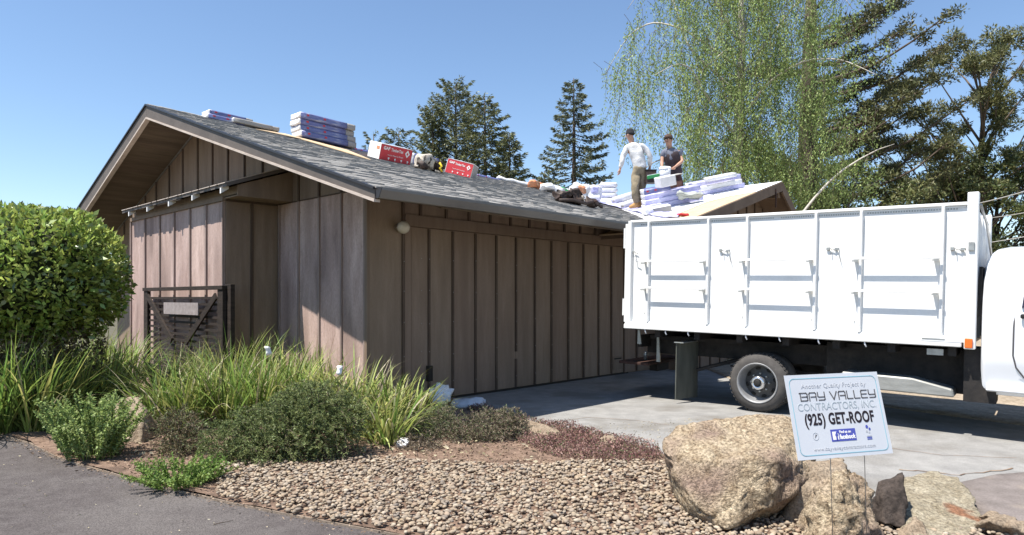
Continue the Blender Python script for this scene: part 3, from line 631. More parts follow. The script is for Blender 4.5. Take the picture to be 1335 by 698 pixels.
# latches
def latch(x, z, two=True):
    b = MB(); b.box(x-.015, x+.02, .005, .029, z-.02, z+.02); l = b.obj('latch', 'galv', bed, .003)
    b = MB(); b.tube([(x+.02,.008,z),(x+.07,.006,z-.01),(x+.085,.006,z-.025)], .006, 6); b.obj('hook', 'galv', l)
    b = MB(); b.tube([(x+.035,.004,z-.01),(x+.04,.004,z-.075)], .005, 6); b.obj('pin', 'galv', l)
    if two:
        b = MB(); b.box(x+.08, x+.125, .005, .029, z-.025, z+.012); b.obj('keeper', 'galv', l, .003)
        b = MB(); b.tube([(x+.12,.004,z-.02),(x+.132,.002,z-.08),(x+.155,.004,z-.17)], .004, 5); b.obj('chain', 'galv', l)
latch(-.53, 2.14); latch(.83, 2.13); latch(-1.86, 2.14, False); latch(2.12, 2.10); 
b = MB(); b.tube([(-1.82,-.016,2.13),(-1.80,-.018,2.02),(-1.74,-.02,1.995)], .005, 5); b.obj('latch_rod', 'white_paint', bed)
boxo('door_latch', 'galv', bed, 2.275, 2.33, -.028, -.012, 2.07, 2.17, .004)
# corner posts, tail gate, headboard
b = MB(); b.box(2.253, 2.36, -.01, .09, .99, 2.715); b.obj('front_post', 'white_paint', bed, .008)
b = MB(); b.box(2.253, 2.36, BW-.09, BW+.01, 1.0, 2.66); b.obj('front_post', 'white_paint', bed, .008)
boxo('rear_post', 'white_paint', bed, -1.985, -1.93, .0, .06, 1.10, 2.56, .006)
boxo('hinge_block', 'white_paint', bed, -2.01, -1.986, .0, .06, 2.2, 2.5); boxo('hinge_block', 'white_paint', bed, -2.01, -1.986, .0, .06, 1.2, 1.45)
boxo('tailgate', 'white_paint', bed, -1.98, -1.905, .07, BW-.08, 1.06, 2.5)
hd = boxo('headboard', 'white_paint', bed, 2.27, 2.33, .092, BW-.092, 1.05, 2.55)
for y in (.5, .95, 1.4, 1.8): boxo('headboard_rib', 'white_paint', hd, 2.331, 2.365, y-.02, y+.02, 1.1, 2.5)
b = MB(); b.tube([(2.37,.05,2.58),(2.40,.5,2.42),(2.40,BW-.15,1.9)], .014, 6); b.obj('brace_rod', 'galv', bed)
b = MB(); b.box(2.37, 2.40, .1, .45, 1.35, 1.9); b.obj('hoist_box', 'chassis', bed)
b = MB(); b.box(2.262, 2.335, -.035, -.011, 1.005, 1.11); b.obj('marker_lamp', 'amber', bed, .006)
b = MB(); b.box(1.85, 2.235, -.048, -.0455, 1.062, 1.13); b.obj('reflector_strip', 'white_paint', bed); boxo('data_plate', 'galv', bed, 1.86, 2.08, -.052, -.0485, 1.083, 1.095)
boxo('tag_plate', 'galv', bed, 1.90, 2.06, .05, .06, .90, .97)
for x in (-1.62,-1.3,-.96,-.15,.28,.75,1.27): 
    b = MB(); b.tube([(x,-.02,1.008),(x+.005,-.022,.98),(x+.02,-.02,.95)], .009, 6); b.obj('tarp_hook', 'wrap_white', bed)
for x in (-1.5,-.9,-.3,.3,.9,1.5,2.1): boxo('cross_member', 'chassis', bed, x, x+.08, .06, BW-.06, .90, .998)
# chassis
for y in (.62, BW-.70): boxo('frame_rail', 'chassis', truck, -1.9, 4.9, y, y+.08, .62, .86)
boxo('sub_frame', 'chassis', truck, -1.8, 2.3, .5, BW-.5, .84, .899)
boxo('toolbox_skirt', 'chassis', truck, .75, 2.4, .42, .50, .44, .95); boxo('skirt_panel', 'chassis', truck, 2.25, 2.55, .12, .5, .40, 1.0)
boxo('fuel_tank', 'chassis', truck, .8, 2.3, BW-.55, BW-.1, .42, .8)
b = MB(); b.prism([(1.0,.10,.62),(1.75,.10,.61),(2.15,.10,.52),(2.17,.10,.43),(1.0,.10,.44)], (0,.32,0)); b.obj('step_tank', 'tank', truck, .015)
b = MB(); b.tube([(.0,.25,.383),(.0,BW-.25,.383)], .07, 10); ax = b.obj('rear_axle', 'chassis', truck)
b = MB(); b.lathe([(0,-.16),(.12,-.14),(.19,-.05),(.19,.05),(.12,.14),(0,.16)], Matrix.Translation((0,BW/2,.383)) @ Matrix.Rotation(R(90), 4, 'Y'), 16); b.obj('differential', 'chassis', ax)
for i in range(4): boxo('leaf_spring', 'chassis', truck, -.6+i*.09, .6-i*.09, .66, .73, .50-i*.022, .518-i*.022)
b = MB(); b.bar((-.75,.9,.55), (-.3,1.2,.75), .05); b.obj('shock_absorber', 'galv', truck)
b = MB(); b.bar((-.95,.3,.45), (-.45,.62,.62), .08, .04); b.obj('torque_arm', 'chassis', truck)
# mud flap, rear step and hitch
b = MB()
for i in range(8):
    y0, y1 = .02+i*.065, .02+(i+1)*.065; xx = lambda y: -1.10-.05*math.cos((y-.02)/.5*3.0)
    b.hexa([(xx(y0),y0,.03),(xx(y0)+.014,y0,.03),(xx(y1)+.014,y1,.03),(xx(y1),y1,.03),(xx(y0),y0,.84),(xx(y0)+.014,y0,.84),(xx(y1)+.014,y1,.84),(xx(y1),y1,.84)])
b.smooth = True; b.obj('mud_flap', 'flap', truck); boxo('flap_bar', 'galv', truck, -1.17, -1.03, .0, .56, .842, .855)
b = MB(); b.box(-2.25, -1.75, .35, 1.8, .44, .48); rb = b.obj('rear_step', 'rust_red', truck, .006); boxo('hitch_plate', 'chassis', rb, -2.0, -1.86, .9, 1.3, .30, .439)
b = MB(); b.lathe([(.03,0),(.03,.05),(.045,.07),(.03,.12),(0,.13)], Matrix.Translation((-2.02,.8,.481)), 10); b.obj('tow_ball', 'galv', rb)
for x, y, z in ((-1.80,.1,.78),(-1.66,.45,.5)):
    b = MB(); b.prism([(x,y,z),(x+.06,y,z),(x+.03,y,1.0),(x,y,1.0)], (0,.02,0)); b.obj('hanger_strap', 'galv', truck)
boxo('tail_light_bar', 'chassis', truck, -1.9, -1.84, .3, BW-.3, .72, .90)
# wheels
def wheel(x, y, dual=True):
    mt = Matrix.Translation((x, y, .383)) @ Matrix.Rotation(R(90), 4, 'X')       # local z -> towards the camera
    b = MB(); b.lathe([(.262,.0),(.30,.004),(.355,-.02),(.376,-.05),(.383,-.07),(.383,-.19),(.376,-.21),(.355,-.235),(.262,-.25)], mt, 48, caps=False); tire = b.obj('tyre', 'tyre', truck)
    b = MB()
    for i in range(44):
        a_ = i/44*2*math.pi
        for h in (-.065, -.125, -.185): b.box(.380, .390, -.014, .014, h-.018, h+.018, mt @ Matrix.Rotation(a_+(h*2), 4, 'Z'))
    b.obj('tread_block', 'tyre', tire, kind='stuff')
    b = MB(); b.lathe([(.262,-.004),(.268,.006),(.258,.008),(.246,-.004),(.238,-.03),(.232,-.16),(.21,-.185)], mt, 40, caps=False); rim = b.obj('rim', 'rim', tire)
    b = MB(); b.lathe([(.0,-.12),(.09,-.12),(.15,-.16),(.226,-.185)], mt, 40, caps=False); b.obj('rim_face', 'rim_face', rim)
    for i in range(8):
        a_ = (i+.3)/8*2*math.pi; c = Vector((.185*math.cos(a_), .185*math.sin(a_), -.166)); b = MB(); b.lathe([(0,0),(.024,0),(.024,.008),(0,.008)], mt @ Matrix.Translation(c) @ Matrix.Rotation(a_, 4, 'Z') @ Matrix.Diagonal((.75,1.35,1,1)), 14); b.obj('hand_hole', 'black', rim)
    for i in range(8):
        a_ = i/8*2*math.pi; c = Vector((.118*math.cos(a_), .118*math.sin(a_), -.138)); b = MB(); b.lathe([(.014,0),(.014,.03),(.008,.035)], mt @ Matrix.Translation(c), 6); b.obj('lug_nut', 'galv', rim)
    b = MB(); b.lathe([(.092,-.13),(.09,-.03),(.075,-.012),(.05,-.01),(.05,-.02),(.0,-.02)], mt, 28); hub = b.obj('hub', 'chrome', rim)
    b = MB(); b.lathe([(.044,-.02),(.04,.0),(.03,.004),(0,.005)], mt, 20); b.obj('hub_cap', 'black', rim)
    if dual:
        m2 = mt @ Matrix.Translation((0,0,-.29)); b = MB(); b.lathe([(.262,.0),(.30,.004),(.376,-.05),(.383,-.07),(.383,-.19),(.355,-.235),(.262,-.25)], m2, 32, caps=False); b.obj('inner_tyre', 'tyre', tire)
    return tire
wheel(0, .02); wheel(4.1, .16, False)
for x in (0, 4.1):
    b = MB(); b.lathe([(.0,0),(.262,0),(.30,.004),(.376,-.05),(.383,-.07),(.383,-.19),(.355,-.235),(0,-.25)], Matrix.Translation((x, BW-.02, .383)) @ Matrix.Rotation(R(-90), 4, 'X'), 32); b.obj('tyre', 'tyre', truck)
# cab: cross section swept along the truck
def cab_ring(x, top, inset):
    zt, zs = top, 1.42
    pr = [(.14,.50),(.10,.60),(.085,.70),(.04,.82),(.03,.95),(.03,1.25),(.035,zs)]+([(.10,1.75),(.17,zt-.16),(.24,zt-.05),(.36,zt-.01),(.60,zt+.012)] if top > 1.6 else [(.06,zs+.01),(.10,zs+.03),(.2,zs+.04),(.4,zs+.05),(.7,zs+.055)])
    pr = [(y+inset, z) for y, z in pr]; full = pr+[(BW-y, z) for y, z in pr[::-1]]; lean = (lambda z: .09*max(0, (z-1.80)/.33)**2 if x < 2.45 else 0); return [(x+lean(z), y, z) for y, z in full]
rings = [cab_ring(2.405, 2.02, .05), cab_ring(2.42, 2.075, .02), cab_ring(2.445, 2.11, .003), cab_ring(2.62, 2.13, 0), cab_ring(2.75, 2.135, 0), cab_ring(3.3, 2.13, 0), cab_ring(3.75, 2.08, 0), cab_ring(4.35, 1.5, 0), cab_ring(4.6, 1.2, 0), cab_ring(5.3, 1.2, .02), cab_ring(5.5, 1.2, .12)]
n = len(rings[0]); vs = [p for r in rings for p in r]; fs = [(i*n+k, i*n+(k+1) % n, (i+1)*n+(k+1) % n, (i+1)*n+k) for i in range(len(rings)-1) for k in range(n)]+[tuple(range(n)), tuple(range((len(rings)-1)*n, len(rings)*n))]
b = MB(); b.smooth = False; b.add(vs, fs); cab = b.obj('cab', 'cab_white', truck)
for p in cab.data.polygons: p.use_smooth = True
bv = cab.modifiers.new('soft_edges', 'BEVEL'); bv.width = .02; bv.segments = 3; bv.limit_method = 'ANGLE'; bv.angle_limit = R(25)
dr = thing('door', None, None); dr.parent = cab
b = MB(); b.tube([(2.70,.048,1.42),(2.69,.026,1.25),(2.69,.028,.95),(2.72,.04,.82),(2.80,.08,.70),(2.92,.10,.62)], .008, 5); b.obj('door_seam', 'ink_dark', dr)
b = MB(); b.prism([(2.755,.05,1.46),(2.80,.14,1.90),(3.7,.14,1.92),(4.0,.06,1.46)], (0,-.035,0)); b.obj('door_glass', 'window', dr)
b = MB(); b.box(2.745, 2.95, -.02, .02, 1.345, 1.395); b.obj('door_handle', 'black', dr, .012)
b = MB(); b.prism([(2.46,.12,.62),(2.46,.045,.60),(2.46,.045,.55),(2.46,.12,.53)], (1.6,0,0)); b.obj('rocker_panel', 'cab_white', cab, .008)
boxo('bumper', 'chrome', truck, 5.45, 5.6, .1, BW-.1, .5, .75, .02)
boxo('windscreen', 'window', cab, 3.9, 3.92, .3, BW-.3, 1.6, 1.95)

# ---------------------------------------------------------------- yard sign
SM = Matrix.Translation((1.81, 3.743, .854)) @ Matrix.Rotation(.246, 4, 'Z') @ Matrix.Rotation(-.253, 4, 'X') @ Matrix.Rotation(-.010, 4, 'Y')
sign = thing('yard_sign', 'white contractor yard sign on thin wire legs leaning in front of the large boulder', 'sign', mtx=SM)
sw, sh = .305, .2285
b = MB(); b.box(-sw, sw, -.004, 0, -sh, sh); b.obj('sign_board', 'sign_white', sign)
ink = Matrix.Translation((0, -.0046, 0)) @ Matrix.Rotation(R(90), 4, 'X')
def rounded(x0, x1, y0, y1, r, k=6):
    out = []
    for cx_, cy_, a0 in ((x1-r, y1-r, 0), (x0+r, y1-r, 90), (x0+r, y0+r, 180), (x1-r, y0+r, 270)):
        for i in range(k+1): a_ = R(a0+90*i/k); out.append((cx_+r*math.cos(a_), cy_+r*math.sin(a_)))
    return out
def outline(pts, w_, m, name, parent, closed=True, mtx=ink, th=.0006):
    b = MB(); n_ = len(pts)
    for i in range(n_ if closed else n_-1):
        p, q = Vector((*pts[i], 0)), Vector((*pts[(i+1) % n_], 0)); d = (q-p)
        if d.length < 1e-6: continue
        d.normalize(); nn = Vector((-d.y, d.x, 0))*w_/2; p2 = p-d*w_*.5; q2 = q+d*w_*.5
        b.hexa([mtx @ v for v in (p2-nn, q2-nn, q2+nn, p2+nn)]+[mtx @ (v+Vector((0,0,th))) for v in (p2-nn, q2-nn, q2+nn, p2+nn)])
    return b.obj(name, m, parent)
outline(rounded(-.283, .283, -.207, .207, .03), .004, 'ink_teal', 'border_line', sign)
def at(x, y): return ink @ Matrix.Translation((x, y, 0))
text_on(sign, 'Another Quality Project by', 'ink_pale', .036, at(.0, .163), 1.0, track=1.05)
# squared lettering drawn as strokes
GL = {'B': [[(0,0),(0,1)],[(-.12,1),(.85,1),(1,.85),(1,.6),(.9,.5),(0.2,.5)],[(.9,.5),(1,.38),(1,.1),(.85,0),(0,0)]],
      'A': [[(0,0),(0,.85),(.12,1),(.88,1),(1,.85),(1,0)],[(.25,.45),(1,.45)]],
      'Y': [[(0,1),(0,.5),(.12,.4),(1,.4)],[(1,1),(1,.1),(.88,0),(.1,0)]],
      'V': [[(0,1),(.5,0),(1,1)]], 'L': [[(0,1),(0,.1),(.1,0),(1,0)]],
      'E': [[(1,1),(.12,1),(0,.88),(0,.12),(.12,0),(1,0)],[(0.1,.5),(.9,.5)]]}
x = -.225; adv = {'B': .057, 'A': .057, 'Y': .057, 'V': .057, 'L': .048, 'E': .052}
for ch in 'BAY VALLEY':
    if ch == ' ': x += .024; continue
    wd = adv[ch]-.014
    for st in GL[ch]: outline([(x+a_*wd, .085+c_*.042) for a_, c_ in st], .0065, 'ink_dark', 'lettering', sign, False)
    x += adv[ch]-.0015
text_on(sign, 'CONTRACTORS, INC.', 'ink_grey', .058, at(0, .048), .90)
text_on(sign, '(925) GET-ROOF', 'ink_black', .086, at(0, -.022), .68, bold=.0026, track=1.06)
b = MB(); b.box(-.075, .085, -.0052, -.0042, -.143, -.078); b.obj('blue_panel', 'ink_blue', sign)
pan = ink @ Matrix.Translation((0, 0, .0008))
b = MB(); b.box(-.066, -.027, -.0060, -.0053, -.134, -.090); b.obj('emblem', 'ink_white', sign)
text_on(sign, 'f', 'ink_blue', .06, pan @ Matrix.Translation((-.040, -.115, .001)), 1, bold=.002, name='emblem_letter')
text_on(sign, 'Find us on', 'ink_white', .020, pan @ Matrix.Translation((.018, -.094, 0)), .9, bold=.0006)
text_on(sign, 'facebook', 'ink_white', .034, pan @ Matrix.Translation((.029, -.121, 0)), .80, bold=.0012)
text_on(sign, 'www.bayvalleycontractors.com', 'ink_pale', .029, at(.0, -.178), 1.0, track=1.08)
c8 = [( -.172+.018*math.cos(i*.449), -.109+.020*math.sin(i*.449)) for i in range(14)]; outline(c8, .0016, 'ink_pale', 'round_emblem', sign)
b = MB(); b.prism([ink @ Vector(p) for p in ((-.178,-.118,0),(-.172,-.098,0),(-.163,-.101,0),(-.170,-.109,0))], ink.to_3x3() @ Vector((0,0,.0006))); b.obj('emblem_mark', 'ink_dark', sign)
for cx_, cy_, r_ in ((.165,-.075,.009),(.181,-.088,.007),(.160,-.100,.006),(.175,-.106,.005)):
    b = MB(); b.prism([ink @ Vector((cx_+r_*math.cos(i*1.05+.3), cy_+r_*1.2*math.sin(i*1.05+.3), 0)) for i in range(6)], ink.to_3x3() @ Vector((0,0,.0006))); b.obj('leaf_mark', 'ink_blue' if r_ > .006 else 'ink_pale', sign)
for i in range(3): b = MB(); b.box(.155, .187, -.0052, -.0042, -.128-.0085*i, -.123-.0085*i); b.obj('caption_bar', 'ink_blue' if i else 'ink_pale', sign)
SI = SM.inverted()
for lx in (-.10, .12):
    top = Vector((lx, .004, .10)); bot = SI @ (SM @ Vector((lx+.01, 0, -sh)) + Vector((0.03, .04, -.70)))
    b = MB(); b.tube([top, (lx, .004, -sh-.01), bot], .0022, 6); b.obj('wire_leg', 'wire', sign)
b = MB(); b.tube([(-.10,.006,-.12),(.12,.006,-.12)], .0022, 6); b.obj('wire_cross', 'wire', sign)

# ---------------------------------------------------------------- rocks
def rock(name, pts, m, label, voxel=.03, amp=.03, fs=5, smooth=2, loc=None, group=None, ridg=.5, cuts=()):
    bm = bmesh.new()
    for p in pts: bm.verts.new(p)
    r = bmesh.ops.convex_hull(bm, input=bm.verts[:]); bmesh.ops.delete(bm, geom=[g_ for g_ in r['geom_interior'] if isinstance(g_, bmesh.types.BMVert)], context='VERTS')
    me = bpy.data.meshes.new('tmp'); bm.to_mesh(me); bm.free()
    o = bpy.data.objects.new('tmp', me); COL.objects.link(o); md = o.modifiers.new('r', 'REMESH'); md.mode = 'VOXEL'; md.voxel_size = voxel
    s_ = o.modifiers.new('s', 'SMOOTH'); s_.iterations = smooth; s_.factor = .5
    dg = bpy.context.evaluated_depsgraph_get(); me2 = bpy.data.meshes.new_from_object(o.evaluated_get(dg)); bpy.data.objects.remove(o)
    n = len(me2.vertices); co = np.zeros(n*3); no_ = np.zeros(n*3); me2.vertices.foreach_get('co', co); me2.vertices.foreach_get('normal', no_); co = co.reshape(-1, 3); no_ = no_.reshape(-1, 3)
    d = np.zeros(n)
    for i in range(n):
        p = Vector(co[i]); 
        f1 = noise.fractal(p*fs, .75, 2.1, 7); f2 = abs(noise.noise(p*fs*.8+Vector((9,2,4)))); cr_ = max(0, .045-abs(noise.noise(p*2.3+Vector((3,7,1)))+.15*noise.noise(p*11)))*3.2
        d[i] = amp*(f1*.7+(f2-.25)*ridg)-cr_*amp*3
    co += no_*d[:, None]; c = co.mean(0); c[2] = 0
    me2.vertices.foreach_set('co', (co-c).ravel()); me2.materials.clear(); me2.materials.append(M[m]); me2.polygons.foreach_set('use_smooth', [True]*len(me2.polygons)); me2.name = name; me2.update()
    o = link(name, me2, None, label, 'rock', group); o.location = c; return o
def pz(px, py, Y): return P3(px, py, Y)
big = [(866,592,4.80),(865,572,4.95),(884,556,5.05),(938,549,5.15),(985,540,5.2),(1020,539,5.2),(1046,552,5.1),(1062,590,4.95),(1060,618,4.72),(1032,650,4.5),(985,672,4.38),(948,690,4.33),(905,655,4.5),
       (900,575,5.4),(1000,556,5.6),(1052,600,5.35),(935,600,4.52),(1010,600,4.5),(960,660,4.36)]
pts = [pz(*p) for p in big]+[Vector((1.25,5.3,-.05)), Vector((2.05,5.25,-.05)), Vector((2.0,4.95,-.08)), Vector((1.55,4.75,-.06)), Vector((1.32,4.45,-.05)), Vector((1.22,4.7,-.05))]
rock('boulder', pts, 'rock', 'largest boulder, tan and mauve with a flat tilted face, behind the yard sign', .014, .034, 4.6, 0, ridg=.8)
pts = [pz(*p) for p in ((1066,630,4.25),(1082,612,4.3),(1108,608,4.35),(1132,628,4.3),(1145,668,4.2),(1148,730,4.1),(1064,740,4.0),(1058,668,4.15),(1096,640,4.05),(1124,690,3.98),(1072,700,4.0))]+[Vector((1.9,4.5,-.05)),Vector((2.2,4.5,-.05)),Vector((2.2,4.0,-.08)),Vector((1.88,4.0,-.08))]
rock('boulder', pts, 'rock', 'knobbly upright boulder under the yard sign wire legs', .018, .055, 7, 0, ridg=.9)
pts = [pz(*p) for p in ((1035,602,4.75),(1050,598,4.85),(1095,596,4.95),(1104,604,4.85),(1090,640,4.6),(1040,640,4.6))]+[Vector((1.85,4.9,-.05)),Vector((2.3,4.9,-.05)),Vector((2.25,4.55,-.05)),Vector((1.85,4.55,-.05))]
rock('rock', pts, 'rock_tan', 'low tan rock wedged behind the yard sign between two boulders', .025, .03, 7, 1)
pts = [pz(*p) for p in ((1140,650,4.62),(1146,628,4.7),(1176,614,4.75),(1180,617,4.62),(1184,660,4.52),(1180,690,4.42),(1152,684,4.42),(1150,640,4.55),(1141,668,4.62))]+[Vector((2.42,4.68,-.05)),Vector((2.62,4.75,-.05))]
rock('rock', pts, 'rock_shaded', 'shade darkened wedge shaped rock standing between the knobbly boulder and the flat pale slab', .018, .02, 7, 1)
pts = [pz(*p) for p in ((1183,622,5.3),(1215,613,5.6),(1250,622,5.5),(1272,648,5.0),(1286,680,4.55),(1262,700,4.3),(1200,712,4.15),(1178,695,4.3),(1184,650,4.85))]+[Vector((2.5,4.5,-.08)),Vector((3.1,4.6,-.1)),Vector((3.5,5.3,-.1)),Vector((3.0,5.5,-.05))]
rock('rock', pts, 'rock_flat', 'wide flat cream slab with a rusty orange patch right of the boulders', .022, .022, 5, 1)
pts = [pz(*p) for p in ((1168,690,4.35),(1196,668,4.4),(1212,690,4.3),(1215,712,4.2),(1170,712,4.2))]+[Vector((2.45,4.3,-.08)),Vector((2.6,4.25,-.08))]
rock('rock', pts, 'rock_tan', 'reddish broken rock at the front corner of the flat slab', .02, .02, 7, 1)
for px, py, s_, la in ((1300,684,.09,'small tan rock between the cream slab and the concrete patch'),(1322,688,.07,'small brown rock in front of the concrete patch, nearest the right edge'),(1290,672,.05,'tiny pale stone touching the corner of the concrete patch')):
    x, y = G(px, py+4); pts = [Vector((x+s_*1.6*math.cos(i*1.3), y+s_*math.sin(i*1.3), .0+s_*.7*(i % 2))) for i in range(7)]+[Vector((x, y, s_*.9)), Vector((x, y, -.06))]
    rock('small_rock', pts, 'rock_tan', la, .012, .012, 12, 1)
pts = [pz(*p) for p in ((675,563,7.35),(680,545,7.5),(712,556,7.45),(748,566,7.3),(752,577,7.2),(716,574,7.1),(674,574,7.2))]+[Vector((.05,7.5,-.02)),Vector((.6,7.55,-.02))]
rock('rock', pts, 'rock_tan', 'wedge shaped tan rock poking out of the pink ground cover', .02, .014, 6, 1)
pts = [pz(*p) for p in ((780,573,6.85),(788,566,6.95),(802,568,6.9),(806,580,6.75),(782,582,6.75))]+[Vector((.92,6.95,-.02)),Vector((1.08,6.95,-.02))]
rock('rock', pts, 'rock_tan', 'small rounded tan rock inside the pink ground cover', .016, .01, 8, 1)
pts = [pz(*p) for p in ((146,530,7.3),(160,518,7.45),(180,516,7.4),(188,536,7.2),(186,560,7.0),(165,575,6.95),(150,545,7.1))]+[Vector((-4.3,7.6,-.02)),Vector((-3.85,7.5,-.02)),Vector((-4.2,7.0,-.03)),Vector((-3.8,6.9,-.03))]
rock('rock', pts, 'rock_tan', 'orange tan rock between the bright green bush and the strappy leaves', .022, .03, 6, 1)
# ---------------------------------------------------------------- things on the roof
def slope_frame(px, py, yaw=0, lift=0):
    p = on_roof(px, py); e = .05
    dx = Vector((e, 0, roofz(p.x+e, p.y)-roofz(p.x, p.y))).normalized(); dy = Vector((0, e, roofz(p.x, p.y+e)-roofz(p.x, p.y))).normalized()
    nz_ = dx.cross(dy).normalized(); dy = nz_.cross(dx)
    m = Matrix((dx, dy, nz_)).transposed().to_4x4(); p.z = roofz(p.x, p.y)+.014+lift
    return HM @ Matrix.Translation(p) @ m @ Matrix.Rotation(R(yaw), 4, 'Z')
def world_frame(px, py, yaw=0, lift=0, pitch=0):   # yaw in world axes, standing upright on the roof
    p = on_roof(px, py); q = HM @ p; q.z = roofz(p.x, p.y)+.014+lift
    return Matrix.Translation(q) @ Matrix.Rotation(R(yaw), 4, 'Z') @ Matrix.Rotation(R(pitch), 4, 'Y')
def crumple(me, amp, fs, seed=0):
    n = len(me.vertices)
    for v in me.vertices:
        p = v.co*fs+Vector((seed, seed*2, 0)); v.co += Vector((noise.noise(p), noise.noise(p+Vector((7,0,0))), noise.noise(p+Vector((0,9,0)))))*amp
def lump(name, m, parent, x0, x1, y0, y1, z0, z1, amp=.02, fs=9, bevel=.012, cuts=5, seed=0, **kw):
    bm = bmesh.new(); bmesh.ops.create_cube(bm, size=1)
    for v in bm.verts: v.co = Vector((x0+(v.co.x+.5)*(x1-x0), y0+(v.co.y+.5)*(y1-y0), z0+(v.co.z+.5)*(z1-z0)))
    bmesh.ops.bevel(bm, geom=bm.edges[:], offset=bevel, segments=2, affect='EDGES'); bmesh.ops.subdivide_edges(bm, edges=[e for e in bm.edges if e.calc_length() > .06], cuts=cuts, use_grid_fill=True)
    me = bpy.data.meshes.new(name); bm.to_mesh(me); bm.free(); crumple(me, amp, fs, seed); me.materials.append(M[m]); me.polygons.foreach_set('use_smooth', [True]*len(me.polygons)); return link(name, me, parent, **kw)
def bundle(label, mtx, L=1.0, Wd=.34, Hh=.12, m='wrap_blue', end='wrap_white', grey=True, group='wrapped shingle bundles', seed=0):
    t = thing('shingle_bundle', label, 'bundle', mtx=mtx, group=group)
    lump('wrapper', m, t, 0, L*(.84 if grey else 1), 0, Wd, 0, Hh-.003, .005, 5, .006, 4, seed)
    lump('open_end', end, t, -.02, .03, .006, Wd-.006, .004, Hh-.006, .012, 16, .006, 3, seed+3)
    if grey: lump('grey_end', 'box_grey', t, L*.83, L, .005, Wd-.005, .002, Hh-.004, .005, 9, .006, 3, seed+5)
    if m == 'wrap_blue':
        for x in (.10*L, .40*L):
            b = MB(); b.box(x, x+.05, -.009, -.003, Hh*.45, Hh*.75); b.obj('red_mark', 'box_red', t)
    return t
def ridge_frame(s, t, z, yaw=0): return HM @ Matrix.Translation((s, t, z)) @ Matrix.Rotation(.033, 4, 'Y') @ Matrix.Rotation(R(yaw), 4, 'Z')
# stack of four near the ridge
names = ['lowest', 'second lowest', 'second highest', 'topmost']
for k in range(4):
    bundle('%s blue shingle bundle in the tall stack on the ridge' % names[k], ridge_frame(1.80+random.uniform(-.03,.03), 5.0+random.uniform(-.03,.03), zr(1.9)-.055+k*.125, random.uniform(-1.5, 1.5)), 1.30, .40, .122, seed=k*9)
for k, (s, t_, lab) in enumerate(((.02,5.20,'lower one of the low pair nearest the gable peak'), (.06,5.22,'upper blue bundle of the low pair nearest the gable peak'), (.48,5.12,'grey one at the right end of the low pile by the gable peak'))):
    bundle('shingle bundle, '+lab, ridge_frame(s, t_, zr(s)-.045+(.0, .085, .01)[k], (0, 1, -1)[k]), (.85, .85, .92)[k], .34, .085, seed=30+k*4, m='wrap_blue' if k < 2 else 'box_grey', grey=True)
for s, L_, lab in ((3.25, .5, 'thin blue and white bundle lying on the ridge left of the darker red box'), (7.0, 1.0, 'flat blue and white bundle on the ridge just right of the bright red box')):
    bundle(lab, ridge_frame(s, 5.3, zr(s)-.03), L_, .33, .07, grey=False, seed=int(s*5))
bundle('white ended blue bundle on the roof between the two red boxes', slope_frame(538, 214), .75, .42, .24, grey=False, seed=77)
# plywood strip on the shingles in front of the tall stack
pa = [on_roof(333, 170.5), on_roof(392, 183), on_roof(483, 210.5), on_roof(452, 197.5), on_roof(372, 175)]
b = MB(); c0 = pa[0].copy(); b.prism([(p.x-c0.x, p.y-c0.y, gz(p.x, p.y)+.022-c0.z) for p in pa], (0,0,.014)); o = b.obj('plywood_sheet', 'plywood', None, label='pale plywood strip lying on the shingles under the tall blue stack', cat='plywood'); o.matrix_local = HM @ Matrix.Translation(c0)
# red boxes
def red_box(label, mtx, L, Wd, Hh, endL='ink_white', endR='box_grey'):
    t = thing('carton', label, 'box', mtx=mtx, group='red shingle cartons')
    boxo('carton_body', 'box_red', t, 0, L, 0, Wd, 0, Hh, .004); boxo('carton_top', 'wrap_white', t, .0, L+.012, -.004, Wd, Hh+.001, Hh+.012)
    boxo('end_flap', endL, t, -.010, -.001, .0, Wd, .0, Hh); boxo('end_flap', endR, t, L+.001, L+.010, .0, Wd, .0, Hh); boxo('red_tag', 'scrap_orange', t, -.014, -.0105, .03, .12, Hh*.62, Hh*.82)
    k = L/.78
    fr = Matrix.Translation((0, -.003, 0)) @ Matrix.Rotation(R(90), 4, 'X')
    text_on(t, 'GAF', 'ink_white', .085*k, fr @ Matrix.Translation((.14*k, Hh*.78, 0)), 1, bold=.003)
    text_on(t, 'TimberTex', 'ink_white', .085*k, fr @ Matrix.Translation((.40*k, Hh*.74, 0)), .78, bold=.0015)
    text_on(t, 'Premium Ridge Cap Shingles', 'ink_white', .034*k, fr @ Matrix.Translation((.38*k, Hh*.38, 0)), 1)
    d = .06*k; c = fr @ Vector((.66*k, Hh*.68, 0)); b = MB(); b.prism([c+Vector(p) for p in ((-d,-.001,0),(0,-.001,d*1.25),(d,-.001,0),(0,-.001,-d*1.25))], (0,-.002,0)); b.obj('diamond_emblem', 'ink_white', t)
    b = MB(); b.prism([c+Vector(p) for p in ((-d*.4,-.0035,0),(0,-.0035,d*.5),(d*.4,-.0035,0),(0,-.0035,-d*.5))], (0,-.001,0)); b.obj('diamond_centre', 'box_red', t)
    for x in (.22,.38,.54,.70): 
        c = fr @ Vector((x*k, Hh*.14, 0)); b = MB(); b.prism([c+Vector((.028*k*math.cos(a), -.001, .028*k*math.sin(a))) for a in (0.5,1.57,2.64,4.71)], (0,-.002,0)); b.obj('small_icon', 'ink_white', t)
    return t
red_box('dark red shingle carton with white left end, in shade left of the tool bag', slope_frame(494, 208.5, 4), .80, .36, .30)
red_box('bright red sunlit shingle carton with grey right end, right of the tool bag', world_frame(580, 225, -12, .0, 16), .60, .40, .31, endL='ink_white')
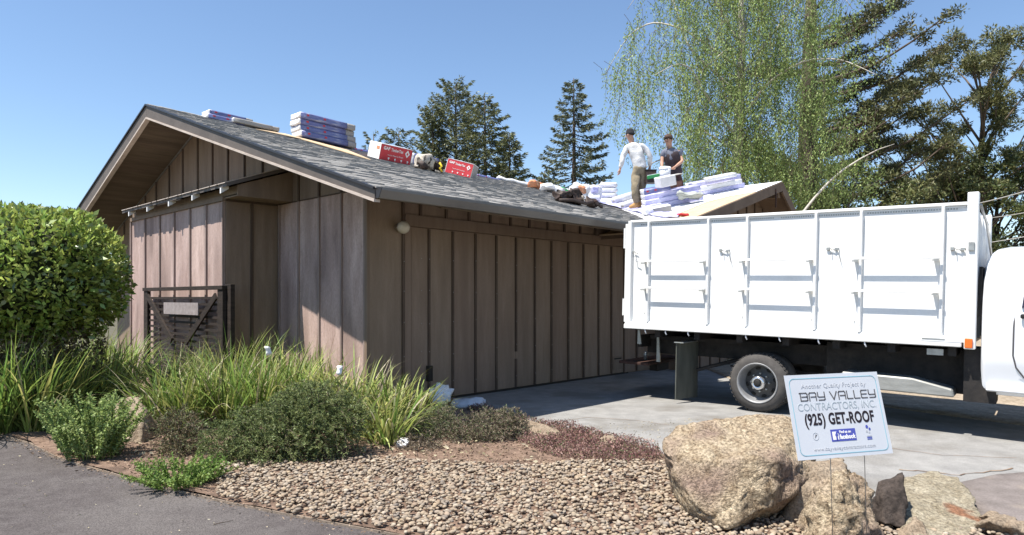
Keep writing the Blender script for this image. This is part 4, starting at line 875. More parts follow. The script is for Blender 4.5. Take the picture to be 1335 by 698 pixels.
# tool bag between the boxes
tb = thing('tool_bag', 'tan and black tool bag with a yellow strap between the red cartons', 'bag', mtx=slope_frame(561, 224, 0))
lump('bag_body', 'cloth_tan', tb, -.26, .12, -.05, .25, 0, .26, .09, 7, .05, 4, 3); lump('bag_pocket', 'leather', tb, .06, .26, -.09, .18, 0, .22, .07, 7, .05, 4, 8)
lump('bag_flap', 'leather', tb, -.30, -.12, -.1, .1, 0, .12, .07, 9, .03, 3, 11); b = MB(); b.tube([(.10,-.10,.20),(.15,-.14,.14),(.10,-.15,.10),(.17,-.15,.04)], .022, 6); b.obj('yellow_strap', 'yellow', tb)
b = MB(); b.tube([(.02,-.11,.03),(.12,-.13,.02),(.24,-.13,.01)], .022, 6); b.obj('tool_handle', 'cloth_tan', tb)
# dark tool belt
tb = thing('tool_belt', 'dark brown leather tool belt lying on the shingles near the valley', 'tool belt', mtx=slope_frame(752, 268, 0))
lump('pouch', 'leather', tb, -.55, -.22, -.05, .2, 0, .20, .10, 7, .05, 4, 21); lump('pouch', 'leather', tb, -.22, .12, -.08, .22, 0, .27, .12, 6, .06, 4, 25); lump('pouch', 'leather', tb, .30, .62, -.12, .1, 0, .16, .07, 8, .05, 4, 28)
b = MB(); b.tube([(-.6,-.05,.03),(-.3,-.12,.08),(.1,-.13,.06),(.35,-.1,.12),(.66,-.12,.05)], .035, 6); b.obj('belt', 'leather', tb)
b = MB(); b.tube([(-.02,-.10,.2),(.02,-.12,.12)], .02, 6); b.obj('tool_handle', 'cloth_tan', tb); b = MB(); b.tube([(.36,-.13,.12),(.42,-.14,.15)], .02, 6); b.obj('tool_handle', 'rust_red', tb)
# scraps by the ridge
for px, py, m, L_, Hh, la in ((699,241,'scrap_orange',.5,.14,'crumpled orange scrap heap on the ridge behind the shingles'),(719,246,'wrap_white',.8,.16,'crumpled white wrapping on the ridge beside the orange scrap'),(736,248.5,'green_card',.35,.09,'small green scrap on the ridge right of the white wrapping')):
    t = lump('scrap_heap', m, None, -L_/2, L_/2, -.15, .15, 0, Hh, .09, 5, .04, 5, int(px), label=la, cat='scrap'); t.matrix_local = slope_frame(px, py+6, 0, .03)
# three white bags on the ridge
for k, (px, hh, w_, la) in enumerate(((757,.42,.40,'leftmost of the three white bags on the ridge, orange print on top'),(775,.46,.42,'middle one of the three white bags on the ridge, blue print'),(794,.56,.48,'right hand tallest white bag stack on the ridge, beside the worker in white'))):
    t = thing('material_bag', la, 'bag', mtx=world_frame(px, 264.5, 5, .0), group='white bags on the ridge')
    if k < 2:
        lump('sack', 'wrap_white', t, -w_/2, w_/2, 0, .35, 0, hh, .06, 5, .06, 5, k*13)
        lump('print_patch', ('scrap_orange', 'wrap_lilac')[k], t, -w_*.2, w_*.3, -.02, .05, hh*.45, hh*.92, .03, 6, .03, 3, k)
    else:
        for j in range(4): lump('sack', 'wrap_white', t, -w_/2, w_/2, 0, .35, j*.14, j*.14+.135, .02, 8, .03, 3, j*7)
# blue edged plastic film along the valley
ppx = [(764,262.5),(790,268),(812,274),(838,281),(862,285.5),(884,285.8),(886,281),(862,278.5),(838,273),(815,266.5),(790,261.5),(768,259)]
pp = [on_roof(*p) for p in ppx]; c0 = pp[0].copy()
bm = bmesh.new(); fv = [bm.verts.new((p.x-c0.x, p.y-c0.y, roofz(p.x, p.y)+.03-c0.z)) for p in pp]; 
for i in range(5): bm.faces.new((fv[i], fv[i+1], fv[10-i], fv[11-i]))
bmesh.ops.subdivide_edges(bm, edges=bm.edges[:], cuts=6, use_grid_fill=True)
for v in bm.verts:
    wp = v.co+c0; v.co.z = roofz(wp.x, wp.y)+.04+.05*abs(noise.noise(wp*3))-c0.z
me = bpy.data.meshes.new('plastic_film'); bm.to_mesh(me); bm.free(); me.materials.append(M['wrap_lilac']); me.polygons.foreach_set('use_smooth', [True]*len(me.polygons))
o = link('plastic_film', me, None, 'crumpled blue and white plastic film strip running down the roof valley', 'film'); sm_ = o.modifiers.new('thick', 'SOLIDIFY'); sm_.thickness = .012; o.matrix_local = HM @ Matrix.Translation(c0)
t = lump('film_scrap', 'box_red', None, 0, .22, 0, .1, 0, .05, .03, 8, .015, 3, 5, label='small red printed scrap at the lower end of the valley film', cat='scrap'); t.matrix_local = world_frame(884, 284.5, 0, .03)
t = lump('membrane_roll', 'wrap_white', None, 0, 2.0, 0, .12, 0, .12, .05, 4, .04, 6, 31, label='rumpled white membrane strip along the ridge behind the tool belt', cat='membrane'); t.matrix_local = ridge_frame(7.9, 5.32, zr(8)-.02)
for s, L_ in ((9.9, 1.6),):
    t = lump('membrane_roll', 'wrap_white', None, 0, L_, 0, .12, 0, .14, .06, 4, .04, 6, 37, label='rumpled white membrane strip on the ridge in front of the white bags', cat='membrane'); t.matrix_local = ridge_frame(s, 5.2, zr(s)-.02)
# rolls left of the worker
for px, py, yaw, L_, r_, la in ((800,268,28,.75,.10,'grey white membrane roll behind the legs of the worker in white, farther one'),(812,274,34,.6,.08,'shorter grey roll nearest the boots of the worker in white')):
    t = thing('roll', la, 'roll', mtx=world_frame(px, py, yaw, r_, -18)); b = MB(); b.tube([(0,0,0),(L_,0,0)], r_, 14); b.obj('roll_sheet', 'sheet_grey', t); b = MB(); b.tube([(-.006,0,0),(L_+.006,0,0)], r_*.4, 10); b.obj('roll_core', 'box_grey', t)
# bundles and boxes on the cross wing
def wb(la, px, py, L_, Wd, Hh, m, yaw=-2, lift=0, seed=0, pitch=-8): 
    return bundle(la, slope_frame(px, py, -46.6+yaw, lift), L_, Wd, Hh, m, grey=False, group='wrapped shingle bundles', seed=seed)
for k_, (la_, L_, m_, x_) in enumerate((('lowest lilac bundle of the pile right of the worker in white',1.30,'wrap_lilac',842),('second lilac bundle from the bottom right of the worker in white',1.2,'wrap_lilac',842),('third lilac bundle from the bottom right of the worker in white',1.25,'wrap_lilac',841),('deep blue bundle on top of the pile right of the worker in white',.6,'wrap_blue',840))):
    wb(la_, x_, 276, L_, .42, .115, m_, lift=.117*k_, seed=51+k_)
wb('lowest long lilac bundle of the right hand pile near the wing ridge', 902, 258.5, 1.25, .4, .11, 'wrap_lilac', seed=54)
wb('middle white bundle of the right hand pile near the wing ridge', 904, 258.5, 1.15, .4, .11, 'wrap_white', seed=55, lift=.108)
wb('upper blue bundle of the right hand pile near the wing ridge', 900, 258.5, 1.2, .4, .11, 'wrap_lilac', seed=56, lift=.216)
wb('short white bundle topmost on the right hand pile near the wing ridge', 924, 256.5, .65, .35, .09, 'wrap_white', seed=57, lift=.325)
t = thing('white_box', 'open white box tilted on the lilac bundles below the dark vested worker', 'box', mtx=slope_frame(862, 275, -38, .48)); boxo('box_body', 'wrap_white', t, 0, .36, 0, .35, 0, .22, .01); boxo('box_side', 'box_grey', t, .362, .37, .01, .34, .01, .2); boxo('box_lid', 'box_grey', t, .3, .56, .02, .33, .20, .21)
t = thing('grey_box', 'dark ended white box lying low on the white sheets at the worker in white boots', 'box', mtx=slope_frame(845, 282, -50, .0)); boxo('box_body', 'wrap_white', t, 0, .5, 0, .35, 0, .13, .01); boxo('box_side', 'box_grey', t, .04, .5, -.008, -.001, .01, .12); lump('torn_flap', 'wrap_white', t, -.08, .12, -.05, .3, .02, .16, .05, 6, .02, 3, 4)
t = lump('tarp', 'tarp', None, 0, .55, 0, .3, 0, .13, .08, 5, .04, 5, 61, label='folded grey green tarp between the white box and the lilac bundles', cat='tarp'); t.matrix_local = world_frame(886, 271, 6, .22)
t = thing('fuel_jug', 'small red plastic jug at the left end of the right hand bundle pile', 'jug', mtx=world_frame(901, 252, 0, .10)); lump('jug_body', 'red_plastic', t, -.08, .08, 0, .12, 0, .12, .02, 8, .02, 2, 2); b = MB(); b.tube([(-.05,.06,.11),(0,.06,.17),(.05,.06,.11)], .012, 6); b.obj('handle', 'red_plastic', t)
t = thing('paint_bucket', 'white bucket standing below the green card the vested worker holds', 'bucket', mtx=world_frame(867, 270, 0, .60)); b = MB(); b.lathe([(.11,0),(.13,.28),(.122,.28),(.105,.01)], Matrix(), 20); b.obj('bucket_body', 'wrap_white', t); b = MB(); b.lathe([(.13,.22),(.138,.225),(.13,.24)], Matrix(), 20, caps=False); b.obj('rim_band', 'wrap_white', t)
t = thing('dark_bin', 'dark box standing beside the white bucket on the wing roof', 'box', mtx=world_frame(848, 272, 0, .58)); boxo('bin_body', 'leather', t, -.1, .14, 0, .25, 0, .28, .01); boxo('bin_rim', 'black', t, -.11, .15, -.01, .26, .281, .30)
gcm = Matrix.Translation(P3(854, 230, 15.55)) @ Matrix.Rotation(R(8), 4, 'Z') @ Matrix.Rotation(R(-12), 4, 'Y')
t = thing('green_tray', 'green topped tray held by the worker in the dark vest', 'tray', mtx=gcm); boxo('tray_body', 'green_card', t, -.22, .22, -.12, .12, -.05, .03, .01); boxo('tray_top', 'wrap_white', t, -.21, .21, -.11, .11, .031, .045)

# ---------------------------------------------------------------- people
def skin_mesh(name, chains, mats, levels=2):
    """chains: list of point lists (x, y, z, r); the first point of a later chain may be ('@', index) of an earlier point"""
    vs = []; rs = []; es = []
    for ch in chains:
        prev = None
        for p in ch:
            if p[0] == '@': prev = p[1]; continue
            vs.append(p[:3]); rs.append(p[3]); i = len(vs)-1
            if prev is not None: es.append((prev, i))
            prev = i
    me = bpy.data.meshes.new(name); me.from_pydata(vs, es, []); o = bpy.data.objects.new(name, me); COL.objects.link(o)
    o.modifiers.new('sk', 'SKIN'); 
    for i, v in enumerate(me.skin_vertices[0].data): v.radius = (rs[i], rs[i]) if not isinstance(rs[i], tuple) else rs[i]; v.use_root = (i == 0)
    sb = o.modifiers.new('sb', 'SUBSURF'); sb.levels = levels
    dg = bpy.context.evaluated_depsgraph_get(); m2 = bpy.data.meshes.new_from_object(o.evaluated_get(dg)); bpy.data.objects.remove(o); bpy.data.meshes.remove(me)
    m2.name = name; m2.materials.clear(); m2.materials.append(M[mats]); m2.polygons.foreach_set('use_smooth', [True]*len(m2.polygons)); return m2
def lerp(a, b, t): return tuple(x+(y-x)*t for x, y in zip(a, b))
def hand_chains(wrist, tip, side, base_i):
    """palm then five fingers, as skin chains hanging from the wrist point base_i"""
    w_ = Vector(wrist); d = (Vector(tip)-w_).normalized(); sx = d.cross(Vector((0,1,0))).normalized() if abs(d.y) < .9 else Vector((1,0,0)); nrm = sx.cross(d)
    k = w_+d*.05; out = [[('@', base_i), (*(w_+d*.04), .024), (*(w_+d*.085), .026)]]
    return out, w_+d*.085, d, sx, nrm
def person(label, mtx, J, shirt, trousers, boots, hat, sleeve=1.0, vest=None, hatkind='beanie', face=(0, 1, 0)):
    t = thing('person', label, 'person', mtx=mtx)
    pel, che, nek, hed = J['pelvis'], J['chest'], J['neck'], J['head']
    ch = [[(*pel, .13), (*lerp(pel, che, .5), .125), (*che, .15), (*nek, .058), (*hed, .088), (*(Vector(hed)+Vector((0,0,.08))), .075)]]
    idx = 6
    for s in ('l', 'r'):
        sh_, el, wr, ha = J['sh'+s], J['el'+s], J['wr'+s], J['ha'+s]
        ch.append([('@', 2), (*sh_, .055), (*lerp(sh_, el, .5), .045), (*el, .042), (*lerp(el, wr, .4), .04), (*wr, .026)]); idx += 5; wi = idx-1
        w_ = Vector(wr); d = (Vector(ha)-w_).normalized(); sx = d.cross(Vector(face)).normalized(); nn = sx.cross(d)
        ch.append([('@', wi), (*(w_+d*.045), .03), (*(w_+d*.085), .032)]); pi_ = idx+1; idx += 2
        for f_, (off, ln) in enumerate(((-.03,.062),(-.011,.075),(.009,.07),(.027,.055))):
            q = w_+d*.085+sx*off; curl = nn*.018*(1+.3*f_)
            ch.append([('@', pi_), (*q, .010), (*(q+d*ln*.5+curl*.4), .009), (*(q+d*ln*.85+curl*1.5), .0075)]); idx += 3
        q = w_+d*.03+sx*-.03; ch.append([('@', pi_-1), (*(q+sx*-.012+d*.01), .012), (*(q+sx*-.028+d*.045+nn*.01), .010), (*(q+sx*-.026+d*.07+nn*.02), .008)]); idx += 3
        hp, kn, an = J['hp'+s], J['kn'+s], J['an'+s]; tv = Vector(J['toe'+s])
        ch.append([('@', 0), (*hp, .085), (*lerp(hp, kn, .5), .075), (*kn, .052), (*lerp(kn, an, .35), .052), (*an, .036), (*tv, .03)]); idx += 6
    link('body', skin_mesh('body', ch, 'skin'), t)
    # shirt
    ch = [[(*lerp(pel, che, -.18), .168), (*lerp(pel, che, .12), .165), (*lerp(pel, che, .5), .16), (*che, .182), (*lerp(che, nek, .5), .15), (*lerp(che, nek, .85), .085)]]; 
    for s in ('l', 'r'):
        sh_, el, wr = J['sh'+s], J['el'+s], J['wr'+s]
        c = [('@', 3), (*lerp(lerp(che, nek, .5), sh_, .55), .12), (*sh_, .098), (*lerp(sh_, el, .5), .078)]
        if sleeve > .5: c += [(*el, .066), (*lerp(el, wr, .5), .056), (*lerp(el, wr, .92), .042)]
        ch.append(c)
    me = skin_mesh('shirt', ch, shirt); crumple(me, .026, 7); link('shirt', me, t)
    if vest:
        me = skin_mesh('vest', [[(*lerp(pel, che, -.15), .18), (*lerp(pel, che, .1), .178), (*lerp(pel, che, .5), .19), (*che, .215), (*lerp(che, nek, .45), .165), (*lerp(che, nek, .8), .09)]], vest); crumple(me, .01, 12, 4); link('vest', me, t)
    ch = [[(*(Vector(pel)+Vector((0,0,.08))), .15), (*pel, .155)]]
    for s in ('l', 'r'):
        hp, kn, an = J['hp'+s], J['kn'+s], J['an'+s]
        ch.append([('@', 1), (*hp, .122), (*lerp(hp, kn, .5), .113), (*kn, .096), (*lerp(kn, an, .5), .09), (*lerp(kn, an, .93), .086)])
    me = skin_mesh('trousers', ch, trousers); crumple(me, .032, 7, 2); link('trousers', me, t)
    for s in ('l', 'r'):
        an, to = Vector(J['an'+s]), Vector(J['toe'+s]); bk = an+(an-to).normalized()*.05; bk.z = to.z+.015
        link('boot', skin_mesh('boot', [[(*(an+Vector((0,0,.07))), .052), (*(an+Vector((0,0,-.01))), .05), (*lerp(an, to, .5), .045), (*(to+Vector((0,0,.008))), .042)], [('@', 1), (*bk, .036)]], boots), t)
    h = Vector(hed); f = Vector(face).normalized(); sd_ = f.cross(Vector((0,0,1))).normalized()
    up = Vector((0,0,1)); bas = Matrix((sd_, f, up)).transposed().to_4x4()
    hm = Matrix.Translation(h+Vector((0,0,.02))) @ bas
    # face: nose, eyes, mouth and ears
    b = MB(); b.prism([hm @ Vector(p) for p in ((-.016,.085,-.025),(.016,.085,-.025),(.004,.088,.02),(-.004,.088,.02))], hm.to_3x3() @ Vector((0,.022,-.004))); b.obj('nose', 'skin', t, .003)
    for x in (-.034, .034): b = MB(); b.lathe([(0,-.008),(.010,-.004),(.012,0),(.010,.004),(0,.008)], hm @ Matrix.Translation((x,.084,.014)), 10); b.obj('eye', 'ink_white', t); b = MB(); b.lathe([(0,0),(.006,.001),(0,.003)], hm @ Matrix.Translation((x,.093,.014)) @ Matrix.Rotation(R(-90), 4, 'X'), 8); b.obj('pupil', 'ink_black', t)
    b = MB(); b.box(-.024, .024, .082, .090, -.052, -.045, hm); b.obj('mouth', 'rust_red', t)
    for x in (-1, 1): b = MB(); b.lathe([(0,-.012),(.022,-.006),(.026,.004),(.012,.012)], hm @ Matrix.Translation((x*.088,0,-.005)) @ Matrix.Rotation(R(90*x), 4, 'Y') @ Matrix.Diagonal((1.3,.8,1,1)), 12); b.obj('ear', 'skin', t)
    link('hair', skin_mesh('hair', [[(*(h+Vector((0,0,.06))-f*.02), .09), (*(h+Vector((0,0,-.02))-f*.045), .066)]], 'hair'), t)
    if hatkind == 'beanie':
        b = MB(); b.lathe([(.098,.02),(.104,.035),(.104,.06),(.099,.065),(.096,.10),(.075,.145),(.035,.165),(0,.168)], hm @ Matrix.Translation((0,-.008,-.01)), 24, caps=False); b.obj('beanie', hat, t)
    else:
        b = MB(); b.lathe([(.097,.03),(.10,.07),(.085,.12),(.045,.142),(0,.145)], hm, 24, caps=False); c = b.obj('cap', hat, t)
        b = MB(); b.prism([hm @ Vector((.085*math.cos(a_), .06+.115*math.sin(a_), .045)) for a_ in np.linspace(0, math.pi, 9)], (0,0,.008)); b.obj('cap_peak', hat, c)
    return t
# worker in white: frame has x to the right, y away from the camera, z up; feet at the origin
k = 15.5/FPX
def jj(px, py, y=0): return ((px-830)*k, y, (274.5-py)*k)
f1 = on_roof(830, 274.5); w1 = HM @ f1
J = dict(pelvis=jj(835,221,.0), chest=jj(829,200,.0), neck=jj(823.5,187.5,.0), head=jj(821.0,179,-.0),
         shl=jj(816.5,195,.04), ell=jj(811,210,.0), wrl=jj(808.5,222,.03), hal=jj(807,231,.04),
         shr=jj(838.5,193.5,-.04), elr=jj(847,206,-.08), wrr=jj(848,219,.05), har=jj(847,227,.09),
         hpl=jj(830.5,225,.04), knl=jj(827.5,248,-.06), anl=jj(829,269.5,.0), toel=jj(820,272.5,.05),
         hpr=jj(839,224,.0), knr=jj(839,246,.10), anr=jj(837,267,.16), toer=jj(829.5,270.5,.24))
person('worker in a white long sleeved shirt, khaki trousers and dark beanie standing on the roof', Matrix.Translation((w1.x, w1.y, roofz(f1.x, f1.y)+.035)), J, 'shirt_white', 'khaki', 'boot', 'knit', face=(-.8,.6,0))
k = 16.2/FPX
def jj(px, py, y=0): return ((px-879)*k, y, (264-py)*k)
f2 = on_roof(879, 264); w2 = HM @ f2
J = dict(pelvis=jj(881,229,.05), chest=jj(875.5,207,-.02), neck=jj(872,196,-.06), head=jj(870.5,189,-.10),
         shl=jj(864.5,203,.0), ell=jj(862.5,216,-.08), wrl=jj(860,223,-.28), hal=jj(857,228,-.36),
         shr=jj(885,201.5,.0), elr=jj(888,214,-.10), wrr=jj(876,223.5,-.28), har=jj(869,228,-.36),
         hpl=jj(877,232,.05), knl=jj(876,248,-.03), anl=jj(875,262,.0), toel=jj(868,263,-.1),
         hpr=jj(885,232,.05), knr=jj(885,248,-.03), anr=jj(884,262,.04), toer=jj(879,263,-.08))
person('worker in a dark vest and cap bending over the bundles on the roof', Matrix.Translation((w2.x, w2.y, roofz(f2.x, f2.y)+.02)), J, 'tee', 'trouser_dark', 'boot', 'cap', sleeve=.4, vest='vest', hatkind='cap', face=(-.6,-.8,0))
# ---------------------------------------------------------------- gate, litter, cables
gt = thing('wooden_gate', 'dark slatted wooden gate with diagonal braces standing against the lit closet wall', 'gate', mtx=HM @ Matrix.Translation((-1.0, 3.78, 0)))
g0, g1, gz1 = -1.62, 1.64, 1.635
for t in (g0+.08, g1-.09): boxo('gate_stile', 'gate_wood', gt, -.03, .03, t-.09, t+.09, .1, gz1-.01, .004)
boxo('gate_post', 'gate_wood', gt, .035, .10, g0-.13, g0+.06, .0, gz1+.07, .004)
boxo('top_rail', 'gate_wood', gt, -.045, .04, g0-.02, g1+.02, gz1-.008, gz1+.05, .004); boxo('bottom_rail', 'gate_wood', gt, -.03, .03, g0, g1, .15, .24, .004)
z = gz1-.15
while z > .3: boxo('slat', 'gate_wood', gt, .004, .028, g0+.1, g1-.1, z, z+.036); z -= .098
for sg in (1, -1):
    b = MB(); tm = (g0+g1)/2; b.bar((-.032, tm+sg*1.42, gz1-.10), (-.032, tm+sg*.30, .80), .10, .03, up=(1,0,0)); b.obj('brace', 'gate_wood', gt)
b = MB(); b.box(-.075, -.062, -.86, .55, 1.24, 1.43); b.obj('name_plate', 'plate', gt)
def scrap(name, la, cat, m, px, py, dims, seed, lift=0, amp=.05, rz=0):
    x, y = G(px, py); o = lump(name, m, None, -dims[0]/2, dims[0]/2, -dims[1]/2, dims[1]/2, 0, dims[2], amp, 6, min(dims)*.25, 4, seed, label=la, cat=cat); o.location = (x, y, lift+float(slope_z(x, y))); o.rotation_euler.z = rz; return o
scrap('white_bag', 'crumpled white bag on the ground by the corner of the garage door', 'bag', 'paper', 575, 530, (.30,.24,.26), 3, amp=.08)
scrap('grey_sheet', 'rumpled grey sheet lying against the garage door beside the white bag', 'sheet', 'sheet_grey', 612, 532, (.46,.25,.12), 9, amp=.07)
scrap('paper_scrap', 'folded white paper scrap on the brown soil below the strappy leaves', 'paper', 'paper', 524, 584, (.13,.12,.09), 5, amp=.04)
scrap('slate_piece', 'flat dark grey slate piece at the edge of the pebbles', 'slate', 'metal_edge', 683, 609, (.19,.05,.015), 7, amp=.01)
for px, py, Y, la in ((350,457,7.3,'small white paper caught high in the strappy leaves left of centre'),(443,482,7.0,'small white paper caught in the leaves above the juniper')):
    o = lump('paper_scrap', 'paper', None, -.03, .03, -.02, .02, -.04, .04, .03, 12, .008, 3, int(px), label=la, cat='paper'); o.location = P3(px, py, Y)
def cable(a, b_, sag, r_, la, name='cable'):
    a = Vector(a); b_ = Vector(b_); pts = [a.lerp(b_, i/16)-Vector((0,0,sag*4*(i/16)*(1-i/16))) for i in range(17)]
    m_ = MB(); o0 = a.copy(); m_.tube([p-o0 for p in pts], r_, 6); o = m_.obj(name, 'cable', None, label=la, cat='cable'); o.location = o0
cable(P3(1262,268,24), P3(1440,212,18), .12, .018, 'upper pale overhead cable crossing behind the truck front post')
cable(P3(1284,285,26), P3(1440,250,20), .12, .016, 'lower overhead cable crossing above the truck cab')
cable(P3(1180,330,27), P3(1440,288,22), .12, .014, 'faint lowest overhead cable running into the trees behind the cab')
# ---------------------------------------------------------------- planting
def shell_points(n, c, r, p=2.4, zmin=-9, inner=.25):
    d = unit(rng.normal(size=(n, 3))); k = (np.abs(d/1.0)**p).sum(1)**(-1/p); q = d*k[:, None]*(1-inner*rng.random((n, 1))**2)
    P = np.array(c)+q*np.array(r); keep = P[:, 2] > zmin; return P[keep], unit(d/np.array(r))[keep]
hc = P3(34, 358, 8.3); hr = (1.0, .98, .80)
hedge = thing('round_hedge', 'large rounded glossy green shrub in front of the gable at the left edge', 'shrub', (hc.x, hc.y, 0))
hp_, hn = shell_points(14000, (0,0,hc.z), hr, 2.6, inner=.22)
bumpn = np.array([noise.noise(Vector(p)*1.6)*.12+noise.noise(Vector(p)*4.5)*.10 for p in hp_]); hp_ = hp_+hn*bumpn[:, None]
D = hn*.5+rng.normal(0, .55, hn.shape)+[0,0,.25]
link('foliage', np_mesh('foliage', *leaves(hp_, D, rng.uniform(.05,.12,len(hp_)), rng.uniform(.028,.06,len(hp_)), .12), 'hedge'), hedge)
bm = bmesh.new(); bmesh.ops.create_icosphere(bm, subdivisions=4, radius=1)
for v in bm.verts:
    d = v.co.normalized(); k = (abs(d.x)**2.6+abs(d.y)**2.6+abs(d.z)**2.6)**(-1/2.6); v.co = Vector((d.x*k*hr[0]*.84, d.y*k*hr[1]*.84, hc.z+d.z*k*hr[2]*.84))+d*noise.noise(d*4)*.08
me = bpy.data.meshes.new('dark_core'); bm.to_mesh(me); bm.free(); me.materials.append(M['hedge_core']); link('dark_core', me, hedge)  # near-black solid inside the leaves, standing in for the dark interior
for i in range(7):
    a_ = i*.9; b = MB(); b.tube([(.15*math.cos(a_),.15*math.sin(a_),0),(.3*math.cos(a_),.3*math.sin(a_),.7),(.6*math.cos(a_),.6*math.sin(a_),1.4)], [.03,.025,.015], 6); b.obj('stem', 'bark', hedge)
lp, ln_ = shell_points(5000, (0,0,.75), (.8,.8,.7), 2.4, .05, .6); link('lower_twigs', np_mesh('lower_twigs', *leaves(lp, rng.normal(size=lp.shape), .07, .03), 'brown_shrub'), hedge)
# strappy clumps
def strap_clump(px, py, ht, n, mats, la, spread=.75, rad=.14, droop=1.5, w_=.016, name='strappy_plant', kinds=(.75,.2,.05)):
    x, y = G(px, py); t = thing(name, la, 'plant', (x, y, .0), 0, 'strappy leaved clumps')
    for i, m in enumerate(mats):
        k = max(4, int(n*kinds[i])); r_ = rad*np.sqrt(rng.random(k)); a_ = rng.uniform(0, 2*np.pi, k); base = np.stack([r_*np.cos(a_), r_*np.sin(a_), np.zeros(k)], 1)
        az = a_+rng.normal(0, .7, k); lean = np.abs(rng.normal(.12, .30, k))*spread+r_*1.3
        L = ht*rng.uniform(.65, 1.18, k); V, F = blades(base, az, lean, L, w_*rng.uniform(.6, 1.3, k), 7, np.abs(rng.normal(droop*.55, droop*.4, k)))
        link(('green_leaves','olive_leaves','dry_leaves')[i], np_mesh('leaves', V, F, m), t)
    return t
SG = ['strap_green','strap_olive','strap_dry']; SO = ['strap_olive','strap_green','strap_dry']
left = [(-45,566,1.05,'at the left edge of the picture, nearest the path'),(5,562,1.05,'second from the left edge beside the path'),(52,560,1.0,'beside the path, left of the bright green bush'),(95,548,.95,'behind the bright green bush, on its left'),(135,533,.95,'directly behind the bright green bush'),
        (-20,532,1.1,'far left, second row below the rounded hedge'),(35,526,1.1,'below the middle of the rounded hedge'),(85,520,1.1,'below the right half of the rounded hedge'),(128,514,1.05,'below the right edge of the rounded hedge'),(165,510,.95,'at the left post of the wooden gate')]
for px, py, ht, la in left: strap_clump(px, py+3, ht*1.08, 150, SG, 'dark green strappy clump '+la, .9, .16, 1.2, .024)
mid = [(205,556,.72,'right of the orange tan rock'),(238,560,.75,'below the left brace of the gate'),(272,556,.80,'below the middle of the gate'),(222,530,.80,'just in front of the gate left post'),(262,524,.85,'in front of the gate middle'),(300,526,.9,'in front of the gate right post'),(335,528,.88,'in front of the closet side wall'),
       (300,556,.85,'behind the left end of the juniper'),(338,552,.85,'behind the juniper, left of its middle'),(372,548,.82,'behind the middle of the juniper'),(372,524,.86,'against the gable wall left of the sunlit patch'),(408,528,.84,'against the sunlit patch of the gable wall')]
for px, py, ht, la in mid: strap_clump(px, py, ht*1.2, 130, SG, 'arching green clump with dry blades '+la, 1.0, .15, 1.3, .02, kinds=(.62,.27,.11))
rgt = [(408,552,.74,'behind the right end of the juniper'),(440,556,.72,'right of the juniper top'),(468,548,.74,'at the house corner'),(478,566,.66,'in front of the house corner'),(508,560,.64,'at the left jamb of the garage door'),(505,578,.5,'nearest the paper scrap'),(536,556,.55,'rightmost, before the white bag')]
for px, py, ht, la in rgt: strap_clump(px, py, ht*1.2, 130, SO, 'yellow green arching clump '+la, 1.5, .15, 1.6, .026, kinds=(.62,.3,.08))
def mound(name, la, px, py, blobs, m, n, L, Wd, up=.2, cat='shrub', core=True, stems=0, extra=None):
    x, y = G(px, py); t = thing(name, la, cat, (x, y, 0))
    Vs = []; per = n//len(blobs)
    for (c, r) in blobs:
        P, N = shell_points(per, c, r, 2.0, .015, .45); N2 = np.array([noise.noise(Vector(p)*7)*.05+noise.noise(Vector(p)*18)*.025 for p in P]); P = P+N*N2[:, None]*1.5
        Vs.append(leaves(P, N+rng.normal(0, .55, P.shape)+[0,0,up], rng.uniform(.6,1.3,len(P))*L, rng.uniform(.7,1.2,len(P))*Wd))
    V, F, _ = merge(Vs); link('foliage', np_mesh('foliage', V, F, m), t)
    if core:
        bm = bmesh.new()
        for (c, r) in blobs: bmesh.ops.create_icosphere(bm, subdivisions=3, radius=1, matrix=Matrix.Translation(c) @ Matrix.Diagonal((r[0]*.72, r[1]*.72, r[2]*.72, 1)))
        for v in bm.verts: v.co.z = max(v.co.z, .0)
        me = bpy.data.meshes.new('dark_core'); bm.to_mesh(me); bm.free(); me.materials.append(M['hedge_core']); link('dark_core', me, t)  # dark solid filling the inside of the mound
    return t
def sprigs(name, la, px, py, blobs, m, n, Ls, leafL, leafW, droop=.6, per=26, m2=None, flat=0, cat='shrub'):
    x, y = G(px, py); t = thing(name, la, cat, (x, y, 0)); P = []; D = []; st = MB(); tot = sum(b_[1][0]*b_[1][1] for b_ in blobs)
    for (c, r) in blobs:
        k = int(n*r[0]*r[1]/tot); Q, N = shell_points(k, c, r, 2.0, .0, .6)
        for q, nn in zip(Q, N):
            d = Vector(nn)+Vector(rng.normal(0, .45, 3)); d.z += .35; d.normalize(); L = Ls*rng.uniform(.4, 1.35); p = Vector(q)-d*L*.4
            if rng.random() < .12: L *= 1.5
            pts = [p+d*L*f+Vector((0,0,-droop*L*f*f)) for f in (0,.35,.7,1)]
            if rng.random() < .3: st.tube(pts, [.0035,.003,.002,.001], 3, False)
            for j in range(per):
                f = rng.random()**.8*3; a_ = min(2, int(f)); b_ = pts[a_].lerp(pts[a_+1], f-a_); 
                if b_.z > .0: P.append(b_[:]); D.append(tuple(Vector(rng.normal(0, .7, 3))+d*.8))
    P = np.array(P); D = np.array(D); sel = rng.random(len(P)) < (.3 if m2 else 0)
    link('foliage', np_mesh('foliage', *leaves(P[~sel], D[~sel], leafL*rng.uniform(.6,1.3,(~sel).sum()), leafW*rng.uniform(.7,1.2,(~sel).sum())), m), t)
    if m2: link('dry_foliage', np_mesh('dry_foliage', *leaves(P[sel], D[sel], leafL*rng.uniform(.6,1.3,sel.sum()), leafW*rng.uniform(.7,1.2,sel.sum())), m2), t)
    st.obj('twigs', 'bark_brown', t, kind='stuff'); return t
